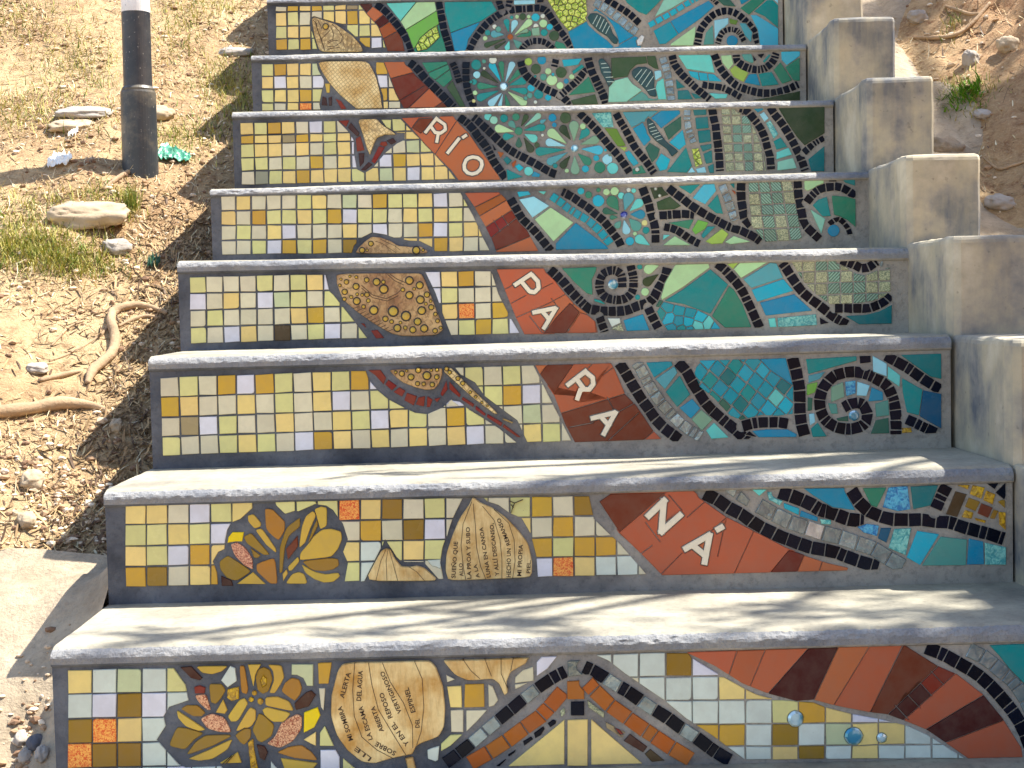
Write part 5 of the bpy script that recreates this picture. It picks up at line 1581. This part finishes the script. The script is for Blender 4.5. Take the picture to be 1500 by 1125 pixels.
root('stick', [(206, 246), (190, 254), (170, 266), (152, 280)], [2.5, 3.8, 4, 2.5], 'pale stick lying at the foot of the pole', 0.8, None, 'stick')
root('stick', [(75, 508), (88, 494), (102, 480), (122, 472)], [1.5, 2, 2, 1.2], 'thin curved twig between the two roots', 0.8, None, 'stick')
root('stick', [(58, 560), (90, 553), (118, 545)], [3.5, 5, 2], 'short flat wood chip above the thick root', 0.7, None, 'stick')
root('stick', [(1340, 58), (1370, 60), (1400, 55), (1425, 38), (1450, 8)], [2, 3, 3, 3, 2.5], 'bent branch lying across the top of the right bank', 1.5, None, 'stick')
root('stick', [(1385, 12), (1402, 18), (1420, 24), (1438, 22)], [2, 2.5, 2.5, 1.5], 'short twig above the bent branch on the right bank', 1.5, None, 'stick')
root('stick', [(1440, 232), (1462, 250), (1485, 245), (1510, 236)], [1.2, 2, 2, 1.5], 'dry twig on the earth right of the parapet', 1.5, None, 'stick')

# ------------------------------------------------------------------ litter scraps
def scrap(px, py, wpx, dm, mat, label, seed, cat='litter', amp=0.012):
    p = hit(px, py); s = 2200.0/(p[1]-CY); w_ = wpx/s; V = []; Fc = []; nu, nv = 18, 10
    for j in range(nv+1):
        for i in range(nu+1):
            u, v = i/nu-.5, j/nv-.5; x = p[0]+u*w_*(1-0.5*abs(v)); y = p[1]+v*dm*(1-0.5*u+0.3*nz(u, v, seed, 4))
            V.append((x, y, gz(x, y)+0.012+amp*(nz(u*6, v*6, seed)+0.8*abs(nz(u*13, v*13, seed+4)))))
    for j in range(nv):
        for i in range(nu): a = j*(nu+1)+i; Fc.append((a, a+1, a+nu+2, a+nu+1))
    o = mk('plastic_scrap', V, Fc, mat); tag(o, label, cat)
    md = o.modifiers.new('thick', 'SOLIDIFY'); md.thickness = 0.0006
GRN = simple('green_plastic', (74, 150, 122), 0.35, 0, 0.25, 40, 0.3).m
WPL = simple('white_plastic', (232, 232, 226), 0.4, 0, 0.1, 40, 0.3).m
scrap(256, 232, 50, 0.06, GRN, 'crumpled green plastic scrap against the foot of the pole', 2)
scrap(88, 240, 36, 0.05, WPL, 'crumpled white paper scrap on the dirt left of the pole', 5)
scrap(108, 200, 14, 0.03, WPL, 'tiny white scrap below the cream stone slab', 8)
scrap(226, 390, 18, 0.03, simple('dull_green_plastic', (44, 84, 62), 0.5).m, 'small dull green scrap in the shadow left of the ray step', 9)

# ------------------------------------------------------------------ straw, chips, gravel and grass
def scatter_points(n, boxes, zf=gz):
    out = []; tot = sum(b[4] for b in boxes)
    for b in boxes:
        for _ in range(int(n*b[4]/tot)):
            x, y = random.uniform(b[0], b[1]), random.uniform(b[2], b[3])
            while x < 0 and x < -0.9 and nz(x, y, 40, 3.2)+0.5*nz(x, y, 44, 9) < random.uniform(-0.30, 0.12): x, y = random.uniform(b[0], b[1]), random.uniform(b[2], b[3])
            out.append((x, y))
    return out
LEFT = (-1.75, -0.71, 0.46, 3.3, 1.0); LEFTLOW = (-1.5, -0.95, -0.6, 0.40, 0.03); RIGHT = (0.96, 2.1, 0.9, 3.3, 0.5)
def strips(name, pts, lr, wr, rise, cols, kind='stuff', label=None, cat=None, seg=3, bend=0.6, up=0.0, rough=0.7, parent=None):
    V = []; Fc = []; mi = []
    for (x, y) in pts:
        L = random.uniform(*lr); w_ = random.uniform(*wr); a = random.uniform(0, 6.2832); ca, sa = math.cos(a), math.sin(a); z = gz(x, y)
        el = random.uniform(*rise); b = random.uniform(-bend, bend); b2 = random.uniform(-bend, bend)*0.7; base = len(V)
        px_, py_, pz = x, y, z+random.uniform(-0.002, 0.004); aa = a; ee = el; slope = 0.597
        mm = random.randrange(len(cols))
        for i in range(seg+1):
            t = i/seg; wd = w_*(1-0.75*t) if up else w_*(0.6+0.8*math.sin(math.pi*min(max(t, .1), .9)))
            nx_, ny_ = -math.sin(aa), math.cos(aa); tw = random.uniform(-.3, .3) if not up else 0
            V.append((px_-nx_*wd/2, py_-ny_*wd/2, pz-tw*wd/2)); V.append((px_+nx_*wd/2, py_+ny_*wd/2, pz+tw*wd/2))
            st = L/seg; px_ += math.cos(aa)*math.cos(ee)*st; py_ += math.sin(aa)*math.cos(ee)*st; pz += math.sin(ee)*st+(slope*math.sin(aa)*math.cos(ee)*st if not up else 0)
            aa += b/seg; ee -= (abs(b2) if up else b2)/seg*1.5
        for i in range(seg): q = base+2*i; Fc.append((q, q+1, q+3, q+2)); mi.append(mm)
    o = mk(name, V, Fc, cols, parent, False, mi)
    if kind: o['kind'] = kind
    if label: tag(o, label, cat)
    return o
def leafm(name, rgb, rough=0.6, tr=0.0):
    t = NT(name); t.b.inputs['Base Color'].default_value = (*lin(rgb), 1); t.b.inputs['Roughness'].default_value = rough
    t.b.inputs['Specular IOR Level'].default_value = 0.25
    if tr: t.b.inputs['Transmission Weight'].default_value = 0.0
    return t.m
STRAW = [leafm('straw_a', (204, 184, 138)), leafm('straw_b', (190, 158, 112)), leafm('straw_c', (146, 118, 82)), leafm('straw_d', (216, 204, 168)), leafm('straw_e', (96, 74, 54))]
GRASS = [leafm('grass_a', (146, 146, 66)), leafm('grass_b', (178, 170, 88)), leafm('grass_c', (96, 122, 44)), leafm('grass_d', (196, 184, 104))]
strips('dry_litter', scatter_points(10500, [LEFT, RIGHT]), (0.008, 0.034), (0.0011, 0.0032), (-0.15, 0.30), STRAW)
strips('fine_straw', scatter_points(13000, [LEFT, RIGHT]), (0.015, 0.055), (0.0007, 0.0015), (-0.1, 0.35), STRAW, bend=1.4)
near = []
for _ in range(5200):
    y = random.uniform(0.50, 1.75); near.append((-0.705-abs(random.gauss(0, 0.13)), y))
strips('litter_by_the_steps', near, (0.010, 0.040), (0.0013, 0.0038), (-0.15, 0.4), [STRAW[1], STRAW[2], STRAW[2], STRAW[4], STRAW[4]])  # dark organic debris; its darker straw colours also paint in shade beside the steps

def pebbles(name, pts, rr, mats, zf):
    base = []
    import itertools
    ph = (1+5**.5)/2; ico = [(-1, ph, 0), (1, ph, 0), (-1, -ph, 0), (1, -ph, 0), (0, -1, ph), (0, 1, ph), (0, -1, -ph), (0, 1, -ph), (ph, 0, -1), (ph, 0, 1), (-ph, 0, -1), (-ph, 0, 1)]
    fc = [(0, 11, 5), (0, 5, 1), (0, 1, 7), (0, 7, 10), (0, 10, 11), (1, 5, 9), (5, 11, 4), (11, 10, 2), (10, 7, 6), (7, 1, 8), (3, 9, 4), (3, 4, 2), (3, 2, 6), (3, 6, 8), (3, 8, 9), (4, 9, 5), (2, 4, 11), (6, 2, 10), (8, 6, 7), (9, 8, 1)]
    V = []; Fc = []; mi = []
    for (x, y) in pts:
        r = random.uniform(*rr)*(0.6 if random.random() < .6 else 1); z = zf(x, y); b = len(V); s = (random.uniform(.6, 1.3), random.uniform(.6, 1.3), random.uniform(.4, .8)); a = random.random()*6; ca, sa = math.cos(a), math.sin(a); mm = random.randrange(len(mats))
        for v in ico:
            k = r/1.9*random.uniform(.8, 1.2); u, v_, w_ = v[0]*s[0]*k, v[1]*s[1]*k, v[2]*s[2]*k; V.append((x+u*ca-v_*sa, y+u*sa+v_*ca, z+w_+r*0.15))
        for f in fc: Fc.append((b+f[0], b+f[1], b+f[2])); mi.append(mm)
    o = mk(name, V, Fc, mats, None, False, mi); o['kind'] = 'stuff'
PEB = [leafm('gravel_a', (206, 182, 152), .9), leafm('gravel_b', (170, 140, 110), .9), leafm('gravel_c', (224, 208, 184), .9), leafm('gravel_d', (132, 104, 82), .9)]
pebbles('gravel', scatter_points(6500, [LEFT, RIGHT, (-1.3, -0.71, 0.5, 0.8, 0.3)]), (0.002, 0.011), PEB, gz)
hol = [(random.gauss(-0.80, 0.022)+0.0, random.gauss(0.17, 0.05)) for _ in range(130)]+[(random.gauss(-0.98, 0.03), random.gauss(0.22, 0.04)) for _ in range(50)]
hol = [p for p in hol if p[0] < -0.71]
pebbles('gravel_on_the_apron', hol, (0.002, 0.009), PEB, apron)

gp = []
def gcl(px, py, sx, sy, n):
    for _ in range(int(n*1.6)):
        q = hit(px+random.gauss(0, sx), py+random.gauss(0, sy)); 
        if q[0] < -0.72 or q[0] > 0.9: gp.append((q[0], q[1]))
for a in ((60, 372, 60, 18, 900), (20, 350, 40, 25, 500), (110, 392, 40, 12, 420), (120, 100, 50, 26, 420), (30, 30, 60, 22, 420), (260, 40, 28, 40, 420), (330, 120, 26, 20, 420), (350, 160, 20, 18, 260),
          (90, 170, 60, 20, 260), (300, 200, 40, 18, 220), (245, 205, 26, 14, 160), (20, 160, 30, 20, 220), (150, 320, 26, 4, 220), (70, 300, 60, 12, 200), (150, 290, 30, 10, 120), (320, 10, 30, 12, 200),
          (1408, 148, 14, 16, 220), (1430, 130, 22, 8, 60), (1395, 40, 8, 12, 40)): gcl(*a)
strips('ground_grass', gp, (0.012, 0.038), (0.0014, 0.0032), (0.4, 1.4), GRASS, bend=0.9, up=1.0)
tp = hit(193, 306); s_ = 2200.0/(tp[1]-CY)
tuft = [(tp[0]+random.gauss(0, 0.010), tp[1]+random.gauss(0, 0.008)) for _ in range(130)]
te = empty('grass_tuft', (0, 0, 0), 'upright green grass tuft at the right end of the long pale stone', 'plant')
strips('blades', tuft, (0.035, 0.062), (0.0016, 0.0030), (1.05, 1.55), GRASS[:3], 'stuff', None, None, 4, 0.5, 1.0, parent=te)
tp = hit(1408, 150)
te = empty('weed_plant', (0, 0, 0), 'bright green weed growing beside the top parapet blocks', 'plant')
strips('leaves', [(tp[0]+random.gauss(0, 0.022), tp[1]+random.gauss(0, 0.022)) for _ in range(150)], (0.02, 0.05), (0.004, 0.009), (0.3, 1.2), [leafm('weed_a', (110, 160, 40)), leafm('weed_b', (84, 130, 36))], 'stuff', None, None, 4, 0.9, 1.0, parent=te)

# ------------------------------------------------------------------ tree beyond the right bank that throws the dappled shade
TB = simple('tree_bark', (104, 84, 64), 0.9, 0, 0.3, 30, 0.8).m
LF = [leafm('leaf_a', (70, 92, 40)), leafm('leaf_b', (92, 112, 52))]
tb = Vector((3.6, 1.7, gz(3.6, 1.7)))
tree = empty('shade_tree', tuple(tb), 'narrow-leaved tree on the right bank casting the dappled shade on the lowest treads', 'tree')
S = SUN/SUN.z
TG = [((0.85, -0.45, -0.1), 3.6, 0.42, 1500), ((0.72, 0.02, 0.0), 3.4, 0.20, 520), ((0.55, -0.75, -0.3), 3.8, 0.45, 1200), ((1.25, 0.2, 0.1), 3.7, 0.42, 700),
      ((0.30, 0.12, 0.0), 3.0, 0.09, 30), ((-0.05, 0.09, 0.0), 2.8, 0.07, 30), ((-0.28, 0.05, 0.0), 2.8, 0.05, 16), ((-0.55, 0.06, 0.0), 2.8, 0.07, 30), ((-0.25, 0.42, .17), 2.4, 0.05, 9), ((-0.15, 0.20, 0.0), 2.6, 0.10, 12), ((0.35, 0.42, 0.17), 2.9, 0.12, 16),
      (tuple(hit(1478, 190)), 3.0, 0.13, 380), (tuple(hit(1495, 130)), 3.0, 0.10, 200), (tuple(hit(1480, 320)), 3.0, 0.08, 150), (tuple(hit(1340, 8)), 3.0, 0.12, 260), ((0.1, -1.75, -1.0), 3.4, 0.95, 3200), ((-0.6, -1.5, -1.0), 3.6, 0.7, 1600)]
trunk_top = tb+Vector((-0.1, -0.3, 2.2))
tube('trunk', [tb-Vector((0, 0, .3)), tb+Vector((0.03, -0.05, 0.8)), trunk_top], [0.14, 0.11, 0.08], TB, None, None, tree, 12)
V = []; Fc = []; mi = []
for (T, h, r, n) in TG:
    c = Vector(T)+S*h
    tube('branch', [trunk_top-Vector((0, 0, 0.1)), (trunk_top+c)/2+Vector((0, 0, 0.25)), c], [0.045, 0.022, 0.008], TB, None, None, tree, 8)
    for _ in range(n):
        p = c+Vector((random.gauss(0, r*.75), random.gauss(0, r*.55), random.gauss(0, r*.6))); L = random.uniform(0.07, 0.15); w_ = random.uniform(0.010, 0.022)
        if r > 0.6: L *= 1.5; w_ *= 3
        d = Vector((1, random.uniform(-.9, .9), random.uniform(-.9, .3))).normalized(); s = d.cross(Vector((random.uniform(-.4, .4), random.uniform(-.4, .4), 1))).normalized()
        b = len(V); V += [p-d*L/2, p-d*L*.1+s*w_/2, p+d*L/2, p-d*L*.1-s*w_/2]; Fc.append((b, b+1, b+2, b+3)); mi.append(random.randrange(2))
mk('crown', V, Fc, LF, tree, False, mi)
